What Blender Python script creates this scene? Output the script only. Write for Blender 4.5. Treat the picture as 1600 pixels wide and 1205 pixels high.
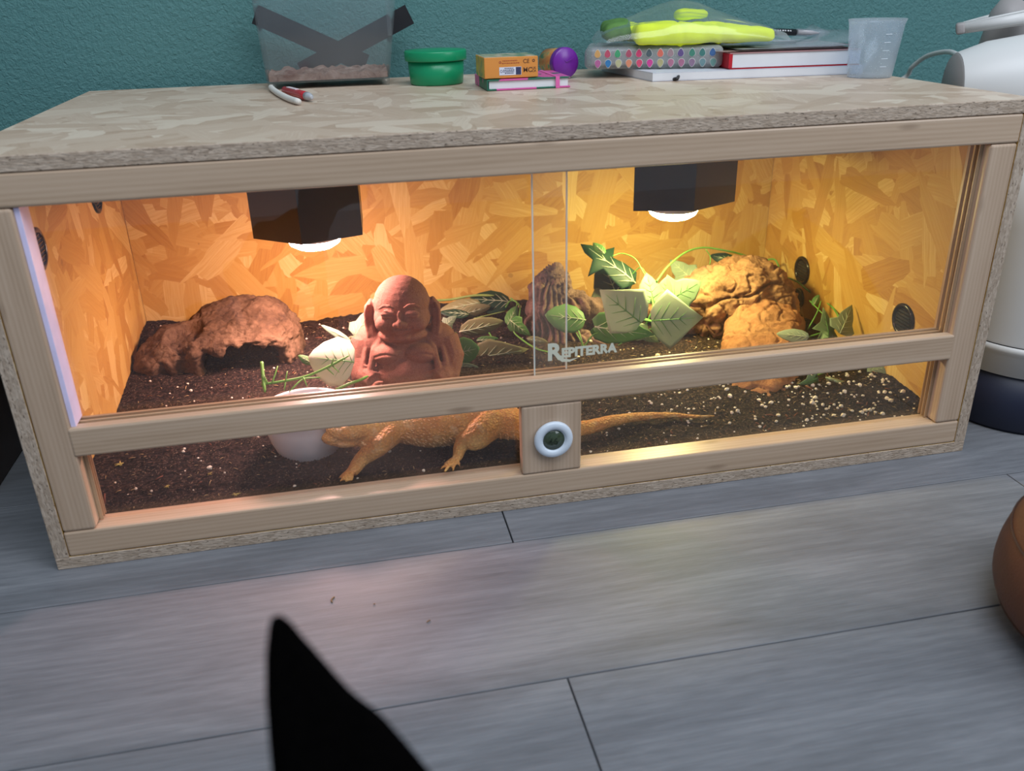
import bpy, bmesh, math, random
from mathutils import Vector, Matrix, noise
from bpy_extras.object_utils import world_to_camera_view

S = bpy.context.scene
COL = S.collection
for o in list(bpy.data.objects):
    bpy.data.objects.remove(o)
random.seed(7)

# ------------------------------------------------------------------ camera, world, lights, exposure
FPX, YAW, PITCH, ROLL = 1360.72, 0.18979, -0.43234, -0.02657
CAM = Vector((0.3723, -0.9362, 0.6169))
FWD = Vector((math.sin(YAW)*math.cos(PITCH), math.cos(YAW)*math.cos(PITCH), math.sin(PITCH)))
_rt = Vector((math.cos(YAW), -math.sin(YAW), 0)); _up = _rt.cross(FWD)
RT = _rt*math.cos(ROLL)+_up*math.sin(ROLL); UP = -_rt*math.sin(ROLL)+_up*math.cos(ROLL)
cam = bpy.data.cameras.new('camera'); camo = bpy.data.objects.new('camera', cam); COL.objects.link(camo)
camo.matrix_world = Matrix(((RT.x, UP.x, -FWD.x, CAM.x), (RT.y, UP.y, -FWD.y, CAM.y), (RT.z, UP.z, -FWD.z, CAM.z), (0, 0, 0, 1)))
cam.sensor_width = 36; cam.lens = 36*FPX/1600; cam.clip_start = 0.02
cam.dof.use_dof = True; cam.dof.focus_distance = 1.25; cam.dof.aperture_fstop = 5.0
S.camera = camo
S.view_settings.view_transform = 'Standard'; S.view_settings.look = 'None'
S.view_settings.exposure = 0.38; S.view_settings.gamma = 1.0; S.view_settings.use_curve_mapping = False

w = bpy.data.worlds.new('world'); S.world = w; w.use_nodes = True
w.node_tree.nodes['Background'].inputs[0].default_value = (0.62, 0.80, 1.0, 1)
w.node_tree.nodes['Background'].inputs[1].default_value = 0.28

def area(name, loc, target, sx, sy, energy, col):
    l = bpy.data.lights.new(name, 'AREA'); l.shape = 'RECTANGLE'; l.size = sx; l.size_y = sy
    l.energy = energy; l.color = col
    o = bpy.data.objects.new(name, l); COL.objects.link(o); o.location = loc
    o.rotation_euler = (Vector(target)-Vector(loc)).to_track_quat('-Z', 'Y').to_euler()
    return o
area('window_daylight', (2.5, -1.5, 2.0), (0.6, 0.3, 0.3), 1.4, 1.3, 22, (0.84, 0.91, 1.0))
area('window_daylight', (0.7, -1.0, 2.6), (0.6, 0.1, 0.2), 1.8, 1.1, 34, (0.86, 0.92, 1.0))

def at(px, py, Y):                      # point on the plane y = Y seen at a photograph position
    d = FWD+RT*((px-800)/FPX)-UP*((py-602.5)/FPX)
    return CAM+d*((Y-CAM.y)/d.y)
def atz(px, py, Z):
    d = FWD+RT*((px-800)/FPX)-UP*((py-602.5)/FPX)
    return CAM+d*((Z-CAM.z)/d.z)
def atx(px, py, X):
    d = FWD+RT*((px-800)/FPX)-UP*((py-602.5)/FPX)
    return CAM+d*((X-CAM.x)/d.x)

# ------------------------------------------------------------------ node helper
class NT:
    def __init__(s, name):
        s.m = bpy.data.materials.new(name); s.m.use_nodes = True
        s.n = s.m.node_tree.nodes; s.l = s.m.node_tree.links
        s.b = s.n['Principled BSDF']; s.out = s.n['Material Output']
    def node(s, t, **k):
        x = s.n.new(t)
        for a, v in k.items():
            setattr(x, a, v)
        return x
    def link(s, a, b): s.l.new(a, b)
    def put(s, sock, v):
        if isinstance(v, bpy.types.NodeSocket): s.l.new(v, sock)
        else: sock.default_value = v
    def math(s, op, a, b=0.0, c=None, clamp=False):
        x = s.node('ShaderNodeMath', operation=op, use_clamp=clamp)
        s.put(x.inputs[0], a); s.put(x.inputs[1], b)
        if c is not None: s.put(x.inputs[2], c)
        return x.outputs[0]
    def mapping(s, v, loc=(0, 0, 0), rot=(0, 0, 0), sc=(1, 1, 1)):
        x = s.node('ShaderNodeMapping'); s.put(x.inputs[0], v)
        x.inputs[1].default_value = loc; x.inputs[2].default_value = rot; x.inputs[3].default_value = sc
        return x.outputs[0]
    def noise(s, v, scale, detail=4, rough=.5, dist=0.0):
        x = s.node('ShaderNodeTexNoise'); s.put(x.inputs['Vector'], v)
        x.inputs['Scale'].default_value = scale; x.inputs['Detail'].default_value = detail
        x.inputs['Roughness'].default_value = rough; x.inputs['Distortion'].default_value = dist
        return x.outputs[0]
    def voro(s, v, scale, feature='F1', rnd=1.0, out=None):
        x = s.node('ShaderNodeTexVoronoi', feature=feature); s.put(x.inputs['Vector'], v)
        x.inputs['Scale'].default_value = scale; x.inputs['Randomness'].default_value = rnd
        return x.outputs[out or 0]
    def ramp(s, f, stops, interp='LINEAR'):
        x = s.node('ShaderNodeValToRGB'); s.put(x.inputs[0], f); r = x.color_ramp; r.interpolation = interp
        while len(r.elements) < len(stops): r.elements.new(0.5)
        for e, (p, c) in zip(r.elements, stops):
            e.position = p; e.color = (*c, 1) if len(c) == 3 else c
        return x.outputs[0]
    def mix(s, f, a, b, bt='MIX'):
        x = s.node('ShaderNodeMix', data_type='RGBA', blend_type=bt)
        s.put(x.inputs[0], f)
        for i, v in ((6, a), (7, b)):
            if not isinstance(v, bpy.types.NodeSocket) and len(v) == 3: v = (*v, 1)
            s.put(x.inputs[i], v)
        return x.outputs[2]
    def uv(s): return s.node('ShaderNodeTexCoord').outputs['UV']
    def objc(s): return s.node('ShaderNodeTexCoord').outputs['Object']
    def bump(s, h, strength=.3, dist=.001):
        x = s.node('ShaderNodeBump'); x.inputs['Strength'].default_value = strength
        x.inputs['Distance'].default_value = dist; s.put(x.inputs['Height'], h)
        s.put(s.b.inputs['Normal'], x.outputs[0]); return x
    def base(s, c, rough=.6, spec=.5):
        if not isinstance(c, bpy.types.NodeSocket) and len(c) == 3: c = (*c, 1)
        s.put(s.b.inputs['Base Color'], c); s.put(s.b.inputs['Roughness'], rough)
        s.b.inputs['Specular IOR Level'].default_value = spec
        return s

def plain(name, c, rough=.5, spec=.5, var=.12, scale=60, bump=0.0, trans=0.0):
    t = NT(name); o = t.objc()
    n = t.noise(o, scale, 5)
    col = t.mix(n, tuple(x*(1-var) for x in c), tuple(min(1, x*(1+var)) for x in c))
    t.base(col, rough, spec)
    if bump: t.bump(t.noise(o, scale*6, 3), bump, .0008)
    if trans: t.b.inputs['Transmission Weight'].default_value = trans
    return t.m

def osb_mat(name, stops, seed=0, rough=.55, n=8, gl=.35):
    t = NT(name); R = random.Random(seed); uv = t.uv()
    wob = t.node('ShaderNodeTexNoise'); t.put(wob.inputs['Vector'], uv); wob.inputs['Scale'].default_value = 25
    add = t.node('ShaderNodeVectorMath', operation='MULTIPLY_ADD')
    t.put(add.inputs[0], wob.outputs['Color']); add.inputs[1].default_value = (.005, .005, 0); t.put(add.inputs[2], uv)
    best = None; tone = None; grain = None
    for i in range(n):
        a = i*math.pi/n+R.uniform(-.15, .15)
        m1 = t.mapping(add.outputs[0], rot=(0, 0, a), loc=(R.uniform(0, 9), R.uniform(0, 9), 0))
        L = R.uniform(.08, .13); Wd = R.uniform(.022, .042)
        m2 = t.mapping(m1, sc=(1/L, 1/Wd, 1))
        v = t.node('ShaderNodeTexVoronoi', voronoi_dimensions='2D', distance='CHEBYCHEV'); t.put(v.inputs['Vector'], m2)
        v.inputs['Scale'].default_value = 1; v.inputs['Randomness'].default_value = .85
        sp = t.node('ShaderNodeSeparateColor'); t.link(v.outputs['Color'], sp.inputs[0])
        g = t.noise(t.mapping(m1, sc=(14, 320, 1)), 1, 4, .6)
        if best is None: best, tone, grain = sp.outputs[0], sp.outputs[1], g
        else:
            gt = t.math('GREATER_THAN', sp.outputs[0], best)
            best2 = t.math('MAXIMUM', sp.outputs[0], best)
            for nm in ('tone', 'grain'):
                x = t.node('ShaderNodeMix', data_type='FLOAT'); t.put(x.inputs[0], gt)
                t.put(x.inputs[2], tone if nm == 'tone' else grain); t.put(x.inputs[3], sp.outputs[1] if nm == 'tone' else g)
                if nm == 'tone': tone = x.outputs[0]
                else: grain = x.outputs[0]
            best = best2
    f = t.math('ADD', t.math('MULTIPLY', tone, .66), t.math('MULTIPLY', grain, .56))
    col = t.ramp(f, stops)
    knots = t.voro(uv, 9); kn = t.math('LESS_THAN', t.math('ADD', knots, t.math('MULTIPLY', t.noise(uv, 60), .08)), .085)
    col = t.mix(t.math('MULTIPLY', kn, .35), col, (.16, .07, .03))
    t.base(col, rough, gl)
    t.bump(t.math('ADD', t.math('MULTIPLY', best, 1.2), t.math('MULTIPLY', grain, .5)), .35, .0012)
    return t.m

def chip_mat(name, a, b, dark):
    t = NT(name); uv = t.uv(); m = t.mapping(uv, sc=(130, 420, 1))
    v = t.voro(m, 1, out='Color'); sp = t.node('ShaderNodeSeparateColor'); t.link(v, sp.inputs[0])
    col = t.mix(sp.outputs[0], a, b)
    m2 = t.mapping(uv, sc=(110, 300, 1), loc=(3, 4, 0)); h = t.math('LESS_THAN', t.noise(m2, 1.5, 3, .6), .36)
    col = t.mix(h, col, dark)
    t.base(col, .8, .2); t.bump(t.noise(m, 1.2, 3), .6, .002)
    return t.m

def wood_mat(name, c1, c2, c3, seed=0, rough=.38, warp=.015):
    t = NT(name); uv = t.uv()
    m = t.mapping(uv, sc=(1.1, 22, 1), loc=(seed*1.7, seed*.61, 0))
    n1 = t.noise(m, 2.2, 5, .55, .6)
    w_ = t.node('ShaderNodeTexWave', wave_type='BANDS', bands_direction='Y')
    t.put(w_.inputs['Vector'], t.mapping(uv, sc=(1.4, 60, 1), loc=(seed, seed, 0)))
    w_.inputs['Scale'].default_value = 1; w_.inputs['Distortion'].default_value = 12; w_.inputs['Detail'].default_value = 3
    w_.inputs['Detail Scale'].default_value = .35
    n3 = t.noise(t.mapping(uv, sc=(40, 900, 1)), 1, 3, .6)
    f = t.math('ADD', t.math('MULTIPLY', n1, .78), t.math('MULTIPLY', w_.outputs[1], .13))
    f = t.math('ADD', f, t.math('MULTIPLY', n3, .14))
    col = t.ramp(f, [(.28, c3), (.5, c1), (.75, c2)])
    kn = t.voro(t.mapping(uv, sc=(4.5, 18, 1), loc=(seed*3.3+.4, seed, 0)), 1, rnd=1)
    k = t.ramp(kn, [(.0, (1, 1, 1)), (.05, (.6, .6, .6)), (.09, (0, 0, 0))])
    col = t.mix(t.math('MULTIPLY', k, .55), col, (.13, .07, .035))
    t.base(col, rough, .6); t.bump(n3, .12, .0005)
    return t.m

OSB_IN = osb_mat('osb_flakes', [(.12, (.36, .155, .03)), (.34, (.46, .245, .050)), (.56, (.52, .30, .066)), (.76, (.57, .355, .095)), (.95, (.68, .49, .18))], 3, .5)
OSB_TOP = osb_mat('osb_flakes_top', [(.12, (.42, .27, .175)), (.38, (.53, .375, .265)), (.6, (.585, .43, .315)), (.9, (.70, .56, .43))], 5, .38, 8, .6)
CHIP = chip_mat('osb_cut_edge', (.36, .27, .20), (.52, .41, .32), (.10, .07, .05))
PINE = wood_mat('pine_frame', (.49, .345, .235), (.57, .42, .30), (.385, .26, .165), 1)
PINE2 = wood_mat('pine_upright', (.48, .335, .23), (.56, .41, .295), (.37, .25, .16), 4)
GROOVE = wood_mat('pine_track', (.46, .30, .18), (.55, .38, .24), (.30, .18, .10), 7)
BLACKP = plain('black_plastic', (.012, .011, .012), .3, .5, .3); VENTP = plain('black_vent_plastic', (.004, .003, .004), .22, .4, .3)

def glass_mat(name, dust=.02, tint=(1, 1, 1), rough=.0, ior=1.45, seed=0, refl=1.0):
    t = NT(name); n = t.n
    tr = t.node('ShaderNodeBsdfTransparent'); tr.inputs[0].default_value = (*tint, 1)
    gl = t.node('ShaderNodeBsdfGlossy'); gl.inputs['Roughness'].default_value = rough; gl.inputs[0].default_value = (refl, refl, refl, 1)
    fr = t.node('ShaderNodeFresnel'); bf = t.node('ShaderNodeNewGeometry').outputs['Backfacing']
    t.put(fr.inputs[0], t.math('ADD', ior, t.math('MULTIPLY', bf, 1/ior-ior)))      # same reflectance on both faces
    m = t.node('ShaderNodeMixShader'); t.link(fr.outputs[0], m.inputs[0]); t.link(tr.outputs[0], m.inputs[1]); t.link(gl.outputs[0], m.inputs[2])
    res = m.outputs[0]
    if dust:
        tl = t.node('ShaderNodeBsdfTranslucent'); tl.inputs[0].default_value = (.9, .9, .9, 1)
        if dust > .03:
            df = t.node('ShaderNodeBsdfDiffuse'); df.inputs[0].default_value = (.85, .87, .88, 1)
            ms = t.node('ShaderNodeMixShader'); ms.inputs[0].default_value = .6; t.link(tl.outputs[0], ms.inputs[1]); t.link(df.outputs[0], ms.inputs[2]); tlo = ms.outputs[0]
        else: tlo = tl.outputs[0]
        o = t.objc()
        d = t.math('MULTIPLY', t.ramp(t.noise(o, 6, 3), [(.35, (.25, .25, .25)), (.7, (1, 1, 1))]), dust)
        sp = t.ramp(t.voro(o, 260), [(0, (1, 1, 1)), (.16, (0, 0, 0))])
        d = t.math('ADD', d, t.math('MULTIPLY', sp, dust*1.6))
        m2 = t.node('ShaderNodeMixShader'); t.link(d, m2.inputs[0]); t.link(res, m2.inputs[1]); t.link(tlo, m2.inputs[2]); res = m2.outputs[0]
    t.link(res, t.out.inputs[0]); return t.m

# ------------------------------------------------------------------ mesh helpers
ORG = {}
def tag(o, label=None, cat=None, group=None, kind=None):
    if label: o['label'] = label
    if cat: o['category'] = cat
    if group: o['group'] = group
    if kind: o['kind'] = kind
    return o
def empty(name, loc, label=None, cat=None, group=None, kind=None):
    o = bpy.data.objects.new(name, None); COL.objects.link(o); o.location = loc; o.empty_display_size = .02
    ORG[o] = Vector(loc); return tag(o, label, cat, group, kind)
def uvbox(bm, grain='x', off=None):
    uv = bm.loops.layers.uv.verify()
    if off is None: off = (random.uniform(0, 5), random.uniform(0, 5))
    for f in bm.faces:
        n = f.normal; ax = max(range(3), key=lambda i: abs(n[i]))
        for l in f.loops:
            c = l.vert.co
            p = {0: (c.y, c.z), 1: (c.x, c.z), 2: (c.x, c.y)}[ax]
            if (grain == 'z' and ax != 2) or (grain == 'y' and ax == 2): p = (p[1], p[0])
            l[uv].uv = (p[0]+off[0], p[1]+off[1])
def obj(name, bm, mats, parent=None, base=None, smooth=False, grain=None):
    bm.normal_update()
    if grain: uvbox(bm, grain)
    o0 = ORG[parent] if parent else Vector(base or (0, 0, 0))
    for v in bm.verts: v.co -= o0
    me = bpy.data.meshes.new(name); bm.to_mesh(me); bm.free()
    if not isinstance(mats, (list, tuple)): mats = [mats]
    for m in mats: me.materials.append(m)
    if smooth:
        me.polygons.foreach_set('use_smooth', [True]*len(me.polygons))
    o = bpy.data.objects.new(name, me); COL.objects.link(o)
    if parent: o.parent = parent
    else: o.location = o0
    ORG[o] = o0
    return o
def NB(): return bmesh.new()
def box(bm, x0, x1, y0, y1, z0, z1, bev=0.0, mi=0, M=None, seg=2):
    r = bmesh.ops.create_cube(bm, size=1); vs = r['verts']
    bmesh.ops.scale(bm, vec=(x1-x0, y1-y0, z1-z0), verts=vs)
    bmesh.ops.translate(bm, vec=((x0+x1)/2, (y0+y1)/2, (z0+z1)/2), verts=vs)
    fs = set(f for v in vs for f in v.link_faces)
    if bev:
        es = set(e for v in vs for e in v.link_edges)
        rr = bmesh.ops.bevel(bm, geom=list(es), offset=bev, segments=seg, profile=.5, affect='EDGES')
        vs = set(v for f in rr['faces'] for v in f.verts) | set(v for v in vs if v.is_valid)
        fs = set(f for v in vs for f in v.link_faces)
    for f in fs: f.material_index = mi
    if M is not None: bmesh.ops.transform(bm, matrix=M, verts=list(set(v for f in fs for v in f.verts)))
    return list(fs)
def frame_at(o, xdir, zdir=(0, 0, 1)):
    x = Vector(xdir).normalized(); z = Vector(zdir); z = (z-x*z.dot(x)).normalized(); y = z.cross(x)
    return Matrix(((x.x, y.x, z.x, o[0]), (x.y, y.y, z.y, o[1]), (x.z, y.z, z.z, o[2]), (0, 0, 0, 1)))
def tube(bm, pts, rad, seg=8, cap=True, mi=0, flat=1.0, up=None):
    pts = [Vector(p) for p in pts]; n = len(pts)
    if not isinstance(rad, (list, tuple)): rad = [rad]*n
    rings = []; prev = None
    for i, p in enumerate(pts):
        d = (pts[min(i+1, n-1)]-pts[max(i-1, 0)]).normalized()
        if prev is None:
            a = Vector(up) if up else (Vector((0, 0, 1)) if abs(d.z) < .9 else Vector((1, 0, 0)))
        else: a = prev
        a = (a-d*a.dot(d)).normalized(); prev = a; b = d.cross(a)
        rings.append([bm.verts.new(p+a*math.cos(t)*rad[i]*flat+b*math.sin(t)*rad[i]) for t in (k*2*math.pi/seg for k in range(seg))])
    for r0, r1 in zip(rings, rings[1:]):
        for k in range(seg):
            f = bm.faces.new((r0[k], r0[(k+1) % seg], r1[(k+1) % seg], r1[k])); f.material_index = mi; f.smooth = True
    if cap:
        f = bm.faces.new(rings[0][::-1]); f.material_index = mi
        f = bm.faces.new(rings[-1]); f.material_index = mi
def spline(pts, n=6):
    pts = [Vector(p) for p in pts]; P = [pts[0]*2-pts[1]]+pts+[pts[-1]*2-pts[-2]]; out = []
    for i in range(1, len(P)-2):
        for k in range(n):
            t = k/n; a, b, c, d = P[i-1:i+3]
            out.append(.5*((2*b)+(c-a)*t+(2*a-5*b+4*c-d)*t*t+(3*b-a-3*c+d)*t**3))
    return out+[pts[-1]]
def lathe(bm, prof, seg=32, M=None, mi=0, smooth=True):
    rings = []
    for r, z in prof:
        if r < 1e-6: rings.append([bm.verts.new((0, 0, z))])
        else: rings.append([bm.verts.new((r*math.cos(t), r*math.sin(t), z)) for t in (k*2*math.pi/seg for k in range(seg))])
    fs = []
    for a, b in zip(rings, rings[1:]):
        for k in range(seg):
            k2 = (k+1) % seg
            if len(a) == 1 and len(b) == 1: continue
            if len(a) == 1: q = (a[0], b[k2], b[k])
            elif len(b) == 1: q = (a[k], a[k2], b[0])
            else: q = (a[k], a[k2], b[k2], b[k])
            f = bm.faces.new(q); f.material_index = mi; f.smooth = smooth; fs.append(f)
    if M is not None: bmesh.ops.transform(bm, matrix=M, verts=[v for r in rings for v in r])
    return fs
def ring(bm, c, r0, r1, thick, n, mi=0, seg=28):
    """washer: axis n"""
    q = Vector(n).to_track_quat('Z', 'Y').to_matrix().to_4x4(); M = Matrix.Translation(c) @ q
    lathe(bm, [(r0, 0), (r1, 0), (r1, thick*.6), ((r0+r1)/2, thick), (r0, thick*.7), (r0, 0)], seg, M, mi)
def text_bm(s, size, M, depth=.0004, mi=0, offset=0.0, align='LEFT', bm=None):
    cu = bpy.data.curves.new('lettering', 'FONT'); cu.body = s; cu.size = size; cu.extrude = depth; cu.offset = offset; cu.align_x = align
    cu.resolution_u = 3
    o = bpy.data.objects.new('lettering', cu); COL.objects.link(o)
    dg = bpy.context.evaluated_depsgraph_get(); me = bpy.data.meshes.new_from_object(o.evaluated_get(dg))
    bpy.data.objects.remove(o); bpy.data.curves.remove(cu)
    if bm is None: bm = bmesh.new()
    k = len(bm.verts); bm.from_mesh(me); bm.verts.ensure_lookup_table()
    vs = bm.verts[k:]; bmesh.ops.transform(bm, matrix=M, verts=vs)
    for f in set(f for v in vs for f in v.link_faces): f.material_index = mi
    bpy.data.meshes.remove(me); return bm
def remeshed(bm, voxel, smooth=0, sub=0):
    me = bpy.data.meshes.new('tmp'); bm.to_mesh(me); bm.free()
    o = bpy.data.objects.new('tmp', me); COL.objects.link(o)
    m = o.modifiers.new('r', 'REMESH'); m.mode = 'VOXEL'; m.voxel_size = voxel
    if smooth: s = o.modifiers.new('s', 'SMOOTH'); s.iterations = smooth; s.factor = .5
    dg = bpy.context.evaluated_depsgraph_get(); me2 = bpy.data.meshes.new_from_object(o.evaluated_get(dg))
    bpy.data.objects.remove(o); bpy.data.meshes.remove(me)
    b = bmesh.new(); b.from_mesh(me2); bpy.data.meshes.remove(me2); return b
def boolean(bmA, bmB, op='DIFFERENCE'):
    obs = []
    for b in (bmA, bmB):
        me = bpy.data.meshes.new('tmp'); b.to_mesh(me); b.free(); o = bpy.data.objects.new('tmp', me); COL.objects.link(o); obs.append(o)
    m = obs[0].modifiers.new('b', 'BOOLEAN'); m.object = obs[1]; m.operation = op; m.solver = 'EXACT'
    dg = bpy.context.evaluated_depsgraph_get(); me2 = bpy.data.meshes.new_from_object(obs[0].evaluated_get(dg))
    for o in obs: bpy.data.objects.remove(o)
    b = bmesh.new(); b.from_mesh(me2); return b
def ell(bm, c, r, rot=None, seg=24, mi=0):
    q = bmesh.ops.create_uvsphere(bm, u_segments=seg, v_segments=seg//2+2, radius=1)
    M = Matrix.Translation(c) @ (rot.to_4x4() if rot is not None else Matrix.Identity(4)) @ Matrix.Diagonal((*r, 1))
    bmesh.ops.transform(bm, matrix=M, verts=q['verts'])
def disp(bm, fn):
    bm.normal_update(); L = [(v, v.normal.copy()) for v in bm.verts]
    for v, n in L: v.co += fn(v.co, n)
N3 = noise.noise
def fbm(p, s, o=4, seed=0):
    return noise.fractal(Vector(p)*s+Vector((seed*7.1, seed*3.3, seed)), 1.0, 2.0, o)

W, D, H, T = 1.2, .622, .478, .016          # terrarium: width, depth, height, board thickness

# ------------------------------------------------------------------ the setting
def floor_mat(name, seed):
    t = NT(name); uv = t.uv(); R = random.Random(seed); k = R.uniform(.9, 1.08)
    n1 = t.noise(t.mapping(uv, sc=(1.5, 7, 1), loc=(seed*3.1, seed*1.7, 0)), 2.2, 6, .6, 1.2)
    wv = t.node('ShaderNodeTexWave', wave_type='BANDS', bands_direction='Y')
    t.put(wv.inputs['Vector'], t.mapping(uv, sc=(1.6, 26, 1), loc=(seed, seed*2.3, 0)))
    wv.inputs['Scale'].default_value = 1; wv.inputs['Distortion'].default_value = 22; wv.inputs['Detail'].default_value = 4; wv.inputs['Detail Scale'].default_value = .28
    n2 = t.noise(t.mapping(uv, sc=(22, 620, 1)), 1, 4, .65)
    f = t.math('ADD', t.math('MULTIPLY', n1, .5), t.math('MULTIPLY', wv.outputs[1], .05))
    f = t.math('ADD', f, t.math('MULTIPLY', n2, .42))
    c = lambda *x: tuple(q*k for q in x)
    col = t.ramp(f, [(.25, c(.095, .097, .105)), (.5, c(.185, .190, .207)), (.8, c(.32, .326, .345))])
    kn = t.voro(t.mapping(uv, sc=(3.2, 11, 1), loc=(seed*1.3, seed*.7, 0)), 1)
    col = t.mix(t.math('MULTIPLY', t.ramp(kn, [(0, (1, 1, 1)), (.06, (0, 0, 0))]), .5), col, (.10, .095, .09))
    t.base(col, t.math('ADD', t.math('MULTIPLY', n2, .25), .42), .5)
    t.bump(n2, .35, .0008); return t.m
FM = [floor_mat('grey_oak_laminate', s) for s in (1, 2, 3, 4)]
b = NB(); box(b, -1.3, 2.9, -1.7, .66, -.03, -.0075)
fl = tag(obj('floor', b, plain('floor_underlay', (.03, .03, .03), .9)), kind='structure')
tag(fl, 'grey oak laminate floor of long planks')
PW = .2345; y1 = .1650+2*PW; rowi = 0; ends = {0: -.2, 1: .30, 2: .535, 3: -.07, 4: .541, 5: .1, 6: .8, 7: .3, 8: .6, 9: .1}
PLN = 1.285
while y1 > -1.65:
    y0 = y1-PW; e = ends.get(rowi, .3); x = e-PLN*3
    while x < 2.9:
        xa, xb = max(x, -1.3), min(x+PLN, 2.9)
        if xb-xa > .01:
            b = NB(); box(b, xa+.0008, xb-.0008, max(y0, -1.7)+.0008, min(y1, .66)-.0008, -.0075, 0, .0006, seg=1)
            obj('plank', b, FM[random.randrange(4)], fl, grain='x')
        x += PLN
    y1 = y0; rowi += 1

t = NT('teal_roller_paint'); o_ = t.objc()
nn = t.noise(o_, 2.0, 3); col = t.mix(nn, (.075, .195, .190), (.092, .225, .22))
t.base(col, .55, .35)
t.bump(t.math('ADD', t.math('MULTIPLY', t.noise(o_, 130, 4, .6, .6), 1.0), t.math('MULTIPLY', t.noise(o_, 420, 2), .3)), .9, .0035)
TEAL = t.m
b = NB(); box(b, -1.3, 2.9, .66, .72, -.03, 2.4); tag(obj('wall_back', b, TEAL), 'teal painted wall with a roller texture', kind='structure')

# ------------------------------------------------------------------ terrarium
root = empty('terrarium', (.6, .31, 0), 'wide wooden reptile terrarium with chipboard panels, pine frame and sliding glass', 'terrarium')
def panel(name, dims, inner, grain='x', edge_y=True, mats=None, bev=.0008):
    b = NB(); box(b, *dims, bev=bev, seg=1); b.normal_update()
    th = min(range(3), key=lambda i: dims[2*i+1]-dims[2*i])
    for f in b.faces:
        ax = max(range(3), key=lambda i: abs(f.normal[i])); f.material_index = 0 if ax == th and abs(f.normal[ax]) > .97 else 1
    return obj(name, b, [inner, CHIP], root, grain=grain)
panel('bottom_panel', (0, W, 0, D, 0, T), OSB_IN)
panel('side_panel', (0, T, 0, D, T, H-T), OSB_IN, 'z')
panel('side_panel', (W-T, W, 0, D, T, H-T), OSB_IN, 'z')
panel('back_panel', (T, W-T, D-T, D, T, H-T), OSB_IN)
panel('top_panel', (0, W, 0, D, H-T, H), OSB_TOP)
sx, tr, br_, m0, m1, fd = .0368, .0345, .0337, .1463, .1814, .034
b = NB(); box(b, T+.0004, W-T-.0004, 0, fd, H-T-tr, H-T-.0005, .0025); obj('top_rail', b, PINE, root, grain='x', smooth=False)
b = NB(); box(b, T+.0004, W-T-.0004, 0, fd, T+.0005, T+br_, .0025); obj('bottom_rail', b, PINE, root, grain='x')
for xa in (T+.0004, W-T-sx-.0004):
    b = NB(); box(b, xa, xa+sx, 0, fd, T+br_+.0004, H-T-tr-.0004, .0035, seg=3); obj('stile', b, PINE2, root, grain='z')
b = NB(); box(b, T+sx-.0025, W-T-sx+.0025, -.001, .0145, m0, m1, .0025); mr = obj('middle_rail', b, PINE, root, grain='x')
b = NB(); box(b, T+sx+.0006, W-T-sx-.0006, .0146, .034, m0+.001, .1700)
obj('track_bed', b, PINE, mr, grain='x')
for ya, yb in ((.0205, .0235), (.0295, .034)):
    b = NB(); box(b, T+sx+.0006, W-T-sx-.0006, ya, yb, .1702, .1806, .0005); obj('track_ridge', b, GROOVE, mr, grain='x')
b = NB(); box(b, .563, .6395, 0, .018, T+br_+.0004, m0-.0004, .0025); obj('centre_post', b, PINE2, root, grain='z')
for xa, xb in ((T+sx+.0004, T+sx+.0050), (W-T-sx-.0050, W-T-sx-.0004)):
    for ya, yb in ((.0190, .0205), (.0262, .0275), (.0325, .0340)):
        b = NB(); box(b, xa, xb, ya, yb, T+br_+.001, m0-.001, .0004); obj('track_strip', b, GROOVE, root, grain='z')
    for ya, yb in ((.0125, .0144), (.0205, .0235), (.0295, .034)):
        if xa < .5: continue
        b = NB(); box(b, xa, xb, ya, yb, .1806, H-T-tr-.001, .0004); obj('track_strip', b, GROOVE, root, grain='z')
b = NB(); box(b, T+sx+.0005, T+sx+.0060, .0050, .0338, .1812, H-T-tr-.001, .0005)  # added strip: lavender light on the left stile's inner face, painted as its colour
tag(obj('lit_face_strip', b, plain('lavender_light_tint', (.72, .66, .92), .3), root), 'smooth added strip coloured as lavender light on the left upright')
# panes: the right one runs in the front groove, the left one behind it
GL = glass_mat('window_glass', .012)
GLD = glass_mat('dusty_window_glass', .018)
EDGE = plain('polished_glass_edge', (.60, .70, .66), .15, .6, .05); 
def pane(x0, x1, y0, y1, z0, z1, m, edges):
    b = NB(); box(b, x0, x1, y0, y1, z0, z1); g = obj('glass_pane', b, m, root)
    for ex in edges:
        b = NB(); box(b, ex-.0006, ex+.0006, y0-.0001, y1+.0001, z0, z1); tag(obj('pane_edge', b, EDGE, g), 'pale polished glass edge')
    return g
gl_r = pane(.584, W-T-sx+.004, .0155, .0195, .1712, .4280-.0005, GLD, [.584])
gl_l = pane(T+sx-.004, .6265, .0245, .0285, .1712, .4280-.0005, GL, [.6265])
pane(T+sx-.004, W-T-sx+.004, .0215, .0250, T+br_+.0004, m0-.0005, GL, [])
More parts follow.
